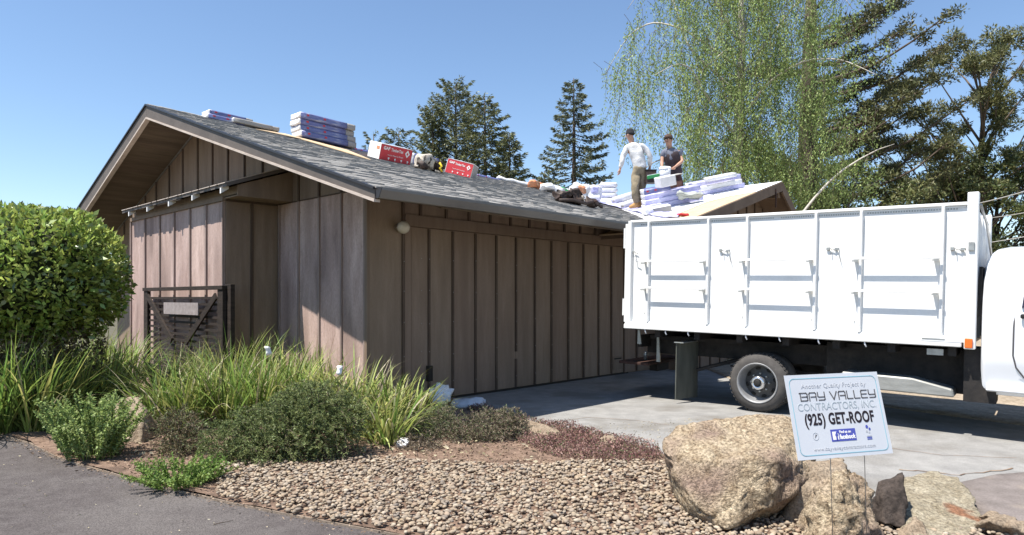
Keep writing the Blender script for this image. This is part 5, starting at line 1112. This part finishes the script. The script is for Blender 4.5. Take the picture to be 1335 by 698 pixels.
sprigs('juniper_shrub', 'dark green juniper mound casting a dark shadow on the soil', 368, 600, [((-.48,.0,.20),(.24,.28,.20)),((-.22,.05,.28),(.30,.32,.24)),((.06,.12,.36),(.30,.34,.26)),((.34,.16,.46),(.30,.34,.24)),((.56,.12,.38),(.20,.26,.20)),((-.05,-.16,.16),(.36,.2,.16)),((.36,.0,.24),(.22,.22,.18)),((.12,.3,.5),(.26,.26,.2))], 'juniper', 2100, .17, .026, .009, .5, 30, 'dry_shrub' if False else None)
sprigs('brown_shrub', 'brownish twiggy shrub between the tan rock and the juniper', 225, 594, [((0,.1,.2),(.2,.2,.2)),((.14,-.05,.12),(.18,.18,.12)),((-.08,.3,.25),(.18,.18,.18))], 'brown_shrub', 420, .16, .024, .009, .3, 22, 'grey_green')
def leafy(name, la, px, py, W2, ht, ns, m, L=.03, lean=.5, density=26):
    x, y = G(px, py); t = thing(name, la, 'plant', (x, y, .0)); P = []; D = []; st = MB()
    for i in range(ns):
        a_ = rng.uniform(0, 2*np.pi); r0 = W2*.5*math.sqrt(rng.random()); b0 = Vector((r0*math.cos(a_), r0*.8*math.sin(a_), 0)); h = ht*rng.uniform(.55, 1.1)*(1-.35*r0/W2)
        tp = b0+Vector((math.cos(a_)*lean*W2*rng.uniform(.1,1.2), math.sin(a_)*lean*W2*rng.uniform(.2,1), h)); pts = [b0.lerp(tp, q/4)+Vector((0,0,.06*h*math.sin(q/4*3.14))) for q in range(5)]
        st.tube(pts, [.003,.003,.0025,.002,.001], 4, False)
        for q in np.linspace(.15, 1, density):
            p = b0.lerp(tp, q)+Vector((0,0,.06*h*math.sin(q*3.14))); P += [p[:]]*3; D += [tuple(rng.normal(0, 1, 3)+[0,0,.5]) for _ in range(3)]
    P = np.array(P); link('leaves', np_mesh('leaves', *leaves(P, np.array(D), L*rng.uniform(.6,1.3,len(P)), L*.5*rng.uniform(.7,1.2,len(P))), m), t); st.obj('stems', 'strap_green', t)
leafy('leafy_bush', 'bright green feathery bush at the path edge, taller than the lime plant', 120, 596, .52, .60, 150, 'fresh', .034)
leafy('low_plant', 'low lime green plant spilling toward the path, right of the feathery bush', 232, 634, .36, .22, 90, 'lime', .026, .7, 14)
leafy('low_plant', 'small green sprig plant at the right end of the lime plant', 262, 628, .22, .20, 30, 'lime', .024, .6, 12)
sprigs('lavender_shrub', 'grey green rosemary like shrub under the white bag', 562, 573, [((0,.1,.12),(.22,.22,.15)),((-.12,-.05,.08),(.16,.16,.1)),((.12,.2,.18),(.14,.14,.14))], 'grey_green', 420, .15, .032, .006, .0, 26, 'dry_shrub')
sprigs('dry_shrub', 'dry brown shrub mound left of the wedge shaped rock', 640, 575, [((0,.1,.13),(.30,.24,.15)),((-.26,.0,.08),(.22,.2,.1)),((.2,.2,.14),(.18,.18,.15))], 'dry_shrub', 700, .14, .03, .007, .2, 24, 'grey_green')
sprigs('dry_shrub', 'low dry brown tuft below the rosemary like shrub', 545, 586, [((0,0,.04),(.22,.16,.07))], 'dry_shrub', 150, .12, .03, .007, .2, 20)
pk = [G(*p) for p in ((598,530),(640,536),(672,551),(735,557),(800,573),(858,588),(864,603),(800,605),(742,604),(700,590),(675,578),(690,560),(640,548))]
def pink_density(a, c): return .03+.05*max(0, .4+nz(a, c, 3.5, 2))
q = scatter(pk, 15000); P = np.array([[a, c, rng.random()*(pink_density(a, c)+.02)+.01] for a, c in q]); P[:, 2] += slope_z(P[:, 0], P[:, 1])
link('pink_ground_cover', np_mesh('pink_ground_cover', *leaves(P, rng.normal(size=P.shape)+[0,0,.6], rng.uniform(.014,.03,len(P)), rng.uniform(.008,.015,len(P))), 'pink_cover'), kind='stuff')
q = scatter(pk, 3000); P = np.array([[a, c, rng.random()*.07] for a, c in q]); link('green_ground_cover', np_mesh('green_ground_cover', *leaves(P, rng.normal(size=P.shape)+[0,0,.6], .022, .01), 'grey_green'), kind='stuff')
# twigs and dead leaves on the bed, moss streaks on the drive
q = scatter([G(*p) for p in ((300,560),(560,545),(690,585),(700,612),(520,600),(400,612),(300,604),(180,620),(180,570))], 700); P = np.stack([q[:, 0], q[:, 1], np.full(len(q), .035)], 1); D = rng.normal(size=P.shape); D[:, 2] *= .25
link('dead_leaves', np_mesh('dead_leaves', *leaves(P, D, rng.uniform(.03,.07,len(P)), rng.uniform(.012,.03,len(P))), 'strap_dry'), kind='stuff')
q = scatter([G(*p) for p in ((700,560),(900,545),(1000,560),(980,600),(860,588),(760,560))], 500); P = np.stack([q[:, 0], q[:, 1], np.full(len(q), .006)], 1); D = rng.normal(size=P.shape); D[:, 2] *= .1
link('drive_litter', np_mesh('drive_litter', *leaves(P, D, rng.uniform(.01,.03,len(P)), .008), 'strap_dry'), kind='stuff')

ed = np.array(edge_pts); seg = rng.integers(0, len(ed)-1, 900); f_ = rng.random((900, 1)); q = ed[seg]*(1-f_)+ed[seg+1]*f_; q += rng.normal(0, .05, q.shape)+np.array([-.03,-.03])
P = np.stack([q[:, 0], q[:, 1], np.full(len(q), .014)], 1); D = rng.normal(size=P.shape); D[:, 2] *= .12
link('path_litter', np_mesh('path_litter', *leaves(P, D, rng.uniform(.008,.035,len(P)), rng.uniform(.005,.014,len(P))), 'mulch'), kind='stuff')
q = scatter([(-5,7),(-3,5.6),(-1.2,4.3),(-.6,4.2),(-1.5,3.6),(-4,4.2),(-6,6)], 170); P = np.stack([q[:, 0], q[:, 1], np.full(len(q), -.002)], 1); D = rng.normal(size=P.shape); D[:, 2] *= .08
link('path_leaves', np_mesh('path_leaves', *leaves(P, D, rng.uniform(.008,.03,len(P)), rng.uniform(.004,.012,len(P))), 'strap_dry'), kind='stuff')
x, y = G(290, 682); tw_ = MB(); tw_.tube([(-.05,-.02,.0),(-.01,.0,.006),(.03,.03,.004),(.05,.06,.003)], [.003,.003,.002,.001], 5); o = tw_.obj('twig', 'bark', None, label='small dark twig lying on the asphalt path near the bottom edge', cat='twig'); o.location = (x, y, -.004)
nh = MB()
for s in db[1:-1]+hb[:2]:
    for z in np.arange(.25, 2.5, .45): zz_ = z+random.uniform(-.04,.04); nh.box(s-.004, s+.004, -.0545, -.0521, zz_, zz_+.008)
nh.obj('nail_head', 'galv', gd, kind='stuff')
nh = MB()
for t0, t1 in zip(gb[:5], gb[1:5]):
    for z in np.arange(.4, 2.9, .6):
        for t in (t0+.05, t1-.05): nh.box(-.0195, -.0172, t, t+.007, z, z+.008)
nh.obj('nail_head', 'dark_gap', gable_wall, kind='stuff')

def crack(pts, name, zf, w_=.006):
    m_ = MB(); P_ = []
    for p, q in zip(pts, pts[1:]):
        for i in range(8):
            f = i/8; P_.append((p[0]+(q[0]-p[0])*f+random.gauss(0,.012), p[1]+(q[1]-p[1])*f+random.gauss(0,.012)))
    for p, q in zip(P_, P_[1:]):
        a_ = Vector((*p, 0)); c_ = Vector((*q, 0)); dd = (c_-a_).normalized(); nn = Vector((-dd.y, dd.x, 0))*w_*random.uniform(.3,.8); up = Vector((0,0,.001))
        vs = [a_-nn, c_-nn, c_+nn, a_+nn]; vs = [v+Vector((0,0,float(zf(v.x, v.y)))) for v in vs]; m_.hexa(vs+[v+up for v in vs])
    o = m_.obj(name, 'mulch', None, kind='stuff'); return o
crack([G(*p) for p in ((715,552),(765,545),(822,548),(880,556))], 'driveway_crack', lambda x, y: slope_z(x, y)+.0055)
crack([G(*p) for p in ((905,560),(1010,552),(1120,575),(1230,588),(1335,590))], 'driveway_crack', lambda x, y: slope_z(x, y)+.0055)
crack([G(*p) for p in ((1170,606),(1250,612),(1335,602))], 'driveway_crack', lambda x, y: slope_z(x, y)+.0055, .012)
# ---------------------------------------------------------------- trees
def tree_root(name, la, px, Y, cat='tree', group=None): p = P3(px, H0, Y); return thing(name, la, cat, (p.x, p.y, -.05), 0, group)
def conifer(la, px, topy, Y, hw, m='conifer', seed=0, droop=.15, prof=1., nb=150, tipup=.1, m2=None, first=.12, gap=0, name='conifer_tree', cards=52, ragged=.25):
    r_ = random.Random(seed); t = tree_root(name, la, px, Y, group='conifers behind the roof'); H = EYE+(H0-topy)/FPX*Y
    b = MB(); b.tube([(0,0,0),(.03,0,H*.5),(0,0,H)], [H*.018, H*.011, .02], 8); b.obj('trunk', 'bark', t)
    P = []; D = []; lim = MB()
    for i in range(nb):
        f = first+(1-first)*(i/nb)**.9; z = H*f; L = hw*(1-f)**prof*r_.uniform(1-ragged, 1+ragged*.6)+.12; a_ = i*2.4+r_.uniform(-.4, .4)
        n = max(5, int(L/.10)); dz = -droop*L
        pts = []
        for j in range(6):
            q = j/5; pts.append(Vector((math.cos(a_)*L*q, math.sin(a_)*L*q, z+dz*q*1.4+tipup*L*q*q*1.6)))
        if L > .5: lim.tube(pts, [max(.012, L*.016)*(1-.8*j/5) for j in range(6)], 4, False)
        for c in range(int(cards*L/hw+8)):
            q = r_.uniform(.12, 1)**.75; j = min(4, int(q*5)); p = pts[j].lerp(pts[j+1], q*5-j); sp = .11*L*(1.15-q)+.05
            s_ = r_.gauss(0, 1)*sp; P.append((p.x-math.sin(a_)*s_, p.y+math.cos(a_)*s_, p.z+r_.gauss(0, .05)-abs(s_)*.25)); D.append((math.cos(a_)+r_.gauss(0,.5)-math.sin(a_)*s_*2, math.sin(a_)+r_.gauss(0,.5)+math.cos(a_)*s_*2, r_.gauss(-.25,.35)))
    lim.obj('branches', 'bark', t)
    P = np.array(P); D = np.array(D); n = len(P)
    sel = rng.random(n) < (.4 if m2 else 0)
    link('crown', np_mesh('crown', *leaves(P[~sel], D[~sel], rng.uniform(.16,.34,(~sel).sum()), rng.uniform(.05,.10,(~sel).sum()), .05), m), t)
    if m2: link('young_growth', np_mesh('young_growth', *leaves(P[sel], D[sel], rng.uniform(.14,.3,sel.sum()), rng.uniform(.04,.08,sel.sum()), .05), m2), t)
conifer('tall pointed conifer standing alone with drooping open branches, left of the workers', 748, 101, 42, 4.1, seed=1, droop=.34, prof=.66, nb=135, tipup=.34, cards=250, ragged=.35)
conifer('broad conifer with several tops behind the red cartons, leftmost of the group', 594, 110, 44, 3.5, seed=2, droop=-.35, prof=.42, nb=170, m2='conifer_yellow', cards=230, ragged=.55)
conifer('rounded dark conifer right of the broad one behind the roof', 632, 124, 42, 3.5, seed=3, droop=-.05, prof=.5, nb=160, m2='conifer_yellow', cards=230, ragged=.5)
conifer('short conifer leaning out at the left flank of the group behind the roof', 564, 136, 43, 1.5, seed=4, droop=-.5, prof=.42, nb=110, m2='conifer_yellow', cards=130, ragged=.5)
conifer('lower bushy conifer at the right foot of the group behind the roof', 664, 172, 41, 2.0, seed=5, droop=-.1, prof=.5, nb=140, m2='conifer_yellow', cards=140, ragged=.45)
conifer('low dark spiky conifer top just left of the dark red carton', 520, 169, 40, 2.2, seed=6, droop=-.5, prof=.5, nb=80, cards=120, ragged=.6)
conifer('low dark conifer tip between the blue stack and the dark red carton', 487, 174, 40, 1.5, seed=7, droop=-.7, prof=.5, nb=45, cards=90, ragged=.6)
conifer('small bushy conifer filling the gap left of the tall lone conifer', 710, 222, 41, 1.9, seed=8, droop=.0, prof=.6, nb=90, m2='conifer_yellow', cards=120, ragged=.5)
# weeping birch
def birch():
    Y = 25.; t = tree_root('weeping_birch', 'tall weeping birch with pale limbs and hanging light green strands above the workers', 965, Y); k = Y/FPX; X0 = (965-CX)*k
    r_ = random.Random(5); wz = lambda py: EYE+(H0-py)*k+.05; wx = lambda px: (px-CX)*k-X0
    b = MB(); b.tube([(0,0,0),(.05,0,3),(-.1,0,7),(.1,.1,11),(0,0,15)], [.30,.25,.2,.13,.05], 10); b.obj('trunk', 'bark_pale', t)
    limbs = []
    spec = [((965,150),(925,80),(960,57),(1000,55),(1044,72),0),((960,120),(900,60),(892,20),(880,-30),(850,-20),.5),((960,180),(915,130),(893,100),(870,100),(840,120),-.8),((965,200),(930,170),(915,150),(905,110),(880,90),1.),((965,100),(1010,40),(1040,0),(1070,-10),(1090,30),-.5),
            ((965,210),(1000,170),(1030,150),(1060,150),(1085,180),.8),((965,60),(930,0),(900,-40),(860,-50),(815,20),-.2),((965,80),(980,0),(1000,-60),(1040,-80),(1080,-30),.4),((965,230),(930,210),(890,190),(865,195),(850,215),1.5),((965,160),(985,120),(1020,100),(1050,110),(1075,140),-1.5),((965,90),(900,30),(860,10),(830,20),(800,70),1.0)]
    for sp in spec:
        pts = [Vector((wx(p[0]), sp[5]*i*.6, wz(p[1]))) for i, p in enumerate(sp[:5])]
        fine = []
        for i in range(4):
            for q in range(4): fine.append(pts[i].lerp(pts[i+1], q/4))
        fine.append(pts[4]); 
        for it in range(2): fine = [fine[0]]+[(fine[i-1]+fine[i]*2+fine[i+1])/4 for i in range(1, len(fine)-1)]+[fine[-1]]
        m_ = MB(); m_.tube(fine, [.05*(1-.8*i/16) for i in range(17)], 6); m_.obj('limb', 'bark_pale', t); limbs.append(fine)
    P = []; D = []; tw = MB(); ns = 0
    low = lambda px: 195 if px < 815 else (215 if px < 850 else (262 if px < 880 else 285))
    anchors = []
    for i in range(1300):
        px = r_.choice((r_.uniform(800, 1092), r_.uniform(870, 1085), r_.gauss(975, 60)))
        if not 795 < px < 1092: continue
        top = -90 if px > 860 else 55-(px-800)*1.7
        if px > 1060: top = -10
        py = r_.uniform(top, low(px)-25)
        dens = 1 if px > 880 else .55
        if r_.random() > dens: continue
        yd = r_.gauss(0, 1.5); p0 = Vector((wx(px), yd, wz(py))); L = min(r_.uniform(.4, 1.7), max(.3, (low(px)-py)*k)); anchors.append((p0, L))
    for p0, L in anchors:
        nst = 4
        for s_ in range(nst):
            q0 = p0+Vector((r_.gauss(0,.16), r_.gauss(0,.16), r_.gauss(0,.25))); sx, sy = r_.gauss(0,.10), r_.gauss(0,.10); Ls = L*r_.uniform(.6, 1.1); ns += 1
            if ns % 3 == 0: tw.tube([q0+Vector((-sx*2,0,.25)), q0, q0+Vector((sx,sy,-Ls*.5)), q0+Vector((sx*1.5,sy*1.5,-Ls))], [.009,.008,.006,.003], 3, False)
            n = int(Ls*17)+4
            for j in range(n):
                f = j/n; P.append((q0.x+sx*f*1.5+r_.gauss(0,.07), q0.y+sy*f*1.5+r_.gauss(0,.07), q0.z-Ls*f)); D.append((r_.gauss(0,.6), r_.gauss(0,.6), -1))
    P = np.array(P); D = np.array(D)
    link('crown', np_mesh('crown', *leaves(P, D, rng.uniform(.055,.12,len(P)), rng.uniform(.03,.06,len(P))), 'birch'), t); tw.obj('twigs', 'bark_brown', t, kind='stuff')
birch()
def clump_cards(P, D, c, r, n, r_, flat=1., up=.3):
    for i in range(n):
        d = Vector((r_.gauss(0,1), r_.gauss(0,1), r_.gauss(0,1))).normalized(); q = r_.random()**.4
        P.append((c.x+d.x*r*q, c.y+d.y*r*q, c.z+d.z*r*q*flat)); D.append((d.x+r_.gauss(0,.6), d.y+r_.gauss(0,.6), d.z+up+r_.gauss(0,.6)))
def cypress():
    Y = 31.; k = Y/FPX; t = tree_root('cypress_tree', 'big dark cypress with long limbs sweeping up to the right behind the birch', 1053, Y); r_ = random.Random(9); X0 = (1053-CX)*k
    wx = lambda px: (px-CX)*k-X0; wz = lambda py: EYE+(H0-py)*k+.05
    b = MB(); b.tube([(0,0,0),(0,0,wz(200)),(.1,0,wz(60)),(.2,0,wz(-60))], [.52,.42,.3,.15], 10); b.obj('trunk', 'bark', t)
    ends = [(1190,28,0),(1160,10,.8),(1222,62,-.6),(1200,90,.9),(1228,95,0),(1175,120,-1),(1212,128,.5),(1150,60,1.4),(1180,55,-1.5),(1160,150,.3),(1238,140,-.8),(1150,195,.6),(1195,165,1),(1130,30,-.8),(1175,-10,.2),(1120,175,-1.2),(1230,175,.2),(1140,215,1.2),(1245,205,-.4),(1110,100,1.5),(1000,60,1.5),(1010,140,-1.5),(1000,200,1),(1120,-30,-1.2),(1190,200,-1.3),(1165,88,.6),(1140,130,-.3)]
    P = []; D = []
    for ex, ey, yd in ends:
        sz = ey+(ex-1053)*.42+r_.uniform(-8, 14) if ex > 1053 else ey+30
        a = Vector((0,0,wz(sz))); e = Vector((wx(ex), yd*2.2, wz(ey))); L = (e-a).length; pts = []
        for j in range(9):
            q = j/8; p = a.lerp(e, q); p.z -= math.sin(q*3.14)*L*.10; p += Vector((r_.gauss(0,.05), r_.gauss(0,.08), r_.gauss(0,.07)))*(1 if 0 < j < 8 else 0); pts.append(p)
        m_ = MB(); m_.tube(pts, [.11*(1-.82*j/8) for j in range(9)], 5); lo_ = m_.obj('limb', 'bark', t)
        for s_ in range(15):
            q = r_.uniform(.25, 1); j = min(7, int(q*8)); p = pts[j].lerp(pts[j+1], q*8-j); dl = Vector((r_.uniform(.1,1), r_.gauss(0,.8), r_.uniform(-.1,.55)))*r_.uniform(.35,.95)*(1.2-.4*q)
            m2 = MB()
            if s_ < 9: m2.tube([p, p+dl*.55+Vector((0,0,-.04)), p+dl], [.022,.015,.007], 3, False); m2.obj('branchlet', 'bark', lo_)
            for c in range(3): clump_cards(P, D, p+dl*r_.uniform(.5,1.15)+Vector((r_.gauss(0,.12), r_.gauss(0,.2), r_.gauss(.05,.05))), r_.uniform(.2,.42), 26, r_, .36)
    P = np.array(P); D = np.array(D); link('crown', np_mesh('crown', *leaves(P, D, rng.uniform(.12,.24,len(P)), rng.uniform(.04,.08,len(P))), 'cypress'), t)
cypress()
def clump_tree(name, la, px, Y, clumps, m, bark, n=260, size=.2, trunk_r=.25, seed=1, topy=60, flat=.75, m2=None, ydep=1.4, forks=True, group=None, wd=.35):
    r_ = random.Random(seed); k = Y/FPX; X0 = (px-CX)*k; t = tree_root(name, la, px, Y, group=group); wx = lambda q: (q-CX)*k-X0; wz = lambda q: EYE+(H0-q)*k+.05
    Ht = wz(topy); b = MB(); b.tube([(0,0,0),(.05,0,Ht*.35),(-.08,.1,Ht*.6),(.08,0,Ht*.85)], [trunk_r, trunk_r*.75, trunk_r*.5, trunk_r*.2], 8); b.obj('trunk', bark, t)
    P = []; D = []
    for cx_, cy_, rr in clumps:
        yd = r_.gauss(0, ydep); c = Vector((wx(cx_), yd, wz(cy_))); rad = rr*k
        if forks:
            z0 = max(c.z*.45, c.z-abs(c.x)*1.1-1.2); a = Vector((0,0,min(z0, Ht*.8))); mid = a.lerp(c, .55)+Vector((r_.gauss(0,.15), 0, -.12*abs(c.x)))
            m_ = MB(); m_.tube([a, a.lerp(mid, .6), mid, mid.lerp(c, .6), c], [trunk_r*.26, trunk_r*.2, trunk_r*.15, trunk_r*.09, .015], 5); m_.obj('limb', bark, t)
        for s_ in range(7):
            cc = c+Vector((r_.gauss(0,.5), r_.gauss(0,.5), r_.gauss(0,.35)))*rad; clump_cards(P, D, cc, rad*r_.uniform(.35,.6), n//7, r_, flat)
    P = np.array(P); D = np.array(D); nn = len(P); sel = (rng.random(nn) < .35) if m2 else np.zeros(nn, bool)
    link('crown', np_mesh('crown', *leaves(P[~sel], D[~sel], rng.uniform(.6,1.3,(~sel).sum())*size, rng.uniform(.6,1.2,(~sel).sum())*size*wd), m), t)
    if m2: link('crown_second_tone', np_mesh('crown_second_tone', *leaves(P[sel], D[sel], rng.uniform(.6,1.3,sel.sum())*size, rng.uniform(.6,1.2,sel.sum())*size*wd), m2), t)  # second leaf colour on a random share of the crown
    return t
gc = [(1212,82,15),(1190,96,14),(1240,62,14),(1232,100,13),(1180,120,13),(1210,118,14),(1268,58,12),(1300,52,15),(1325,46,16),(1340,70,14),(1296,74,11),(1250,130,12),(1225,145,14),(1192,150,13),(1262,160,12),(1240,182,14),(1300,112,12),(1330,108,14),(1318,140,14),(1290,170,13),(1330,172,16),(1275,196,12),(1310,205,14),(1220,198,14),(1250,215,14),(1200,215,13),(1340,215,16),(1290,232,14),(1320,240,14),(1262,245,15),(1232,240,13),(1355,130,16),(1365,180,18),(1350,40,14),(1172,180,12),(1180,215,12)]
clump_tree('gum_tree', 'tall airy olive brown tree with pale forked limbs at the right edge', 1282, 33, [(a_, b_, c_*1.25) for a_, b_, c_ in gc]+[(1210,105,14),(1250,95,13),(1280,88,13),(1310,85,14),(1275,140,14),(1305,155,13),(1250,165,13),(1180,200,14),(1165,160,10)], 'gum', 'bark_brown', 800, .20, .26, 3, 60, .8, 'cypress', 1.6, wd=.3)
def blob_clumps(x0, x1, y0, y1, n, r, seed):
    q = random.Random(seed); return [(q.uniform(x0, x1), q.uniform(y0, y1), q.uniform(r*.7, r*1.3)) for _ in range(n)]
clump_tree('leafy_tree', 'dark green leafy tree right behind the brown wing gable', 1085, 28, blob_clumps(1042, 1135, 215, 330, 26, 18, 1), 'far_green', 'bark', 420, .16, .2, 11, 250, .9, 'birch', 1.2, group='trees behind the truck', wd=.42)
clump_tree('leafy_tree', 'bright olive leafy tree above the middle of the truck bed', 1150, 30, blob_clumps(1110, 1205, 215, 340, 34, 18, 2), 'gum', 'bark', 420, .17, .2, 12, 240, .9, 'far_green', 1.2, group='trees behind the truck', wd=.42)
clump_tree('leafy_tree', 'dense dark tree above the front post of the truck', 1225, 34, blob_clumps(1180, 1280, 215, 350, 40, 20, 3), 'far_green', 'bark', 460, .2, .22, 13, 230, .9, 'gum', 1.5, group='trees behind the truck', wd=.42)
clump_tree('leafy_tree', 'dense dark tree directly above the truck cab', 1300, 34, blob_clumps(1235, 1390, 215, 370, 58, 22, 4), 'far_green', 'bark', 460, .2, .22, 14, 220, .9, 'conifer', 1.5, group='trees behind the truck', wd=.42)
clump_tree('leafy_tree', 'dark undergrowth tree behind the wing roof and the birch trunk', 1015, 33, blob_clumps(930, 1060, 190, 330, 34, 18, 5), 'far_green', 'bark', 330, .2, .22, 15, 240, .9, 'birch', 1.3, group='trees behind the truck', wd=.42)
clump_tree('leafy_tree', 'big dark tree beyond the picture edge right of the cab', 1460, 32, blob_clumps(1390, 1560, 150, 370, 36, 28, 6), 'far_green', 'bark', 400, .24, .25, 16, 200, .9, 'gum', 1.6, group='trees behind the truck', wd=.42)
# bare pale pole-like branch arching up behind the truck bed
k = 22/FPX; base = P3(1046, 278, 22)
b = MB(); pts = [P3(1030, 330, 22)-base, Vector((0,0,0))]+[P3(x, y, 22)-base for x, y in ((1062,258),(1080,238),(1100,221),(1122,207),(1145,195),(1166,188))]
b.tube(pts, [.05,.045,.04,.036,.032,.026,.02,.01], 6); o = b.obj('bare_branch', 'bark_pale', None, label='long pale bare branch arching up to the right behind the truck bed', cat='branch'); o.location = base
# far wood that closes the view beyond the house
n = 16000; a_ = rng.uniform(R(10), R(170), n); rr = rng.uniform(62, 70, n); hgt = np.array([3.6+2.2*noise.noise(Vector((q*9, 1, 0)))+.9*noise.noise(Vector((q*33, 5, 0))) for q in a_])
P = np.stack([rr*np.cos(a_), rr*np.sin(a_), rng.random(n)**.8*hgt], 1); D = rng.normal(size=P.shape); D[:, 2] += .3
link('distant_wood', np_mesh('distant_wood', *leaves(P, D, rng.uniform(.7,1.5,n), rng.uniform(.4,.8,n)), 'far_green'), kind='stuff')
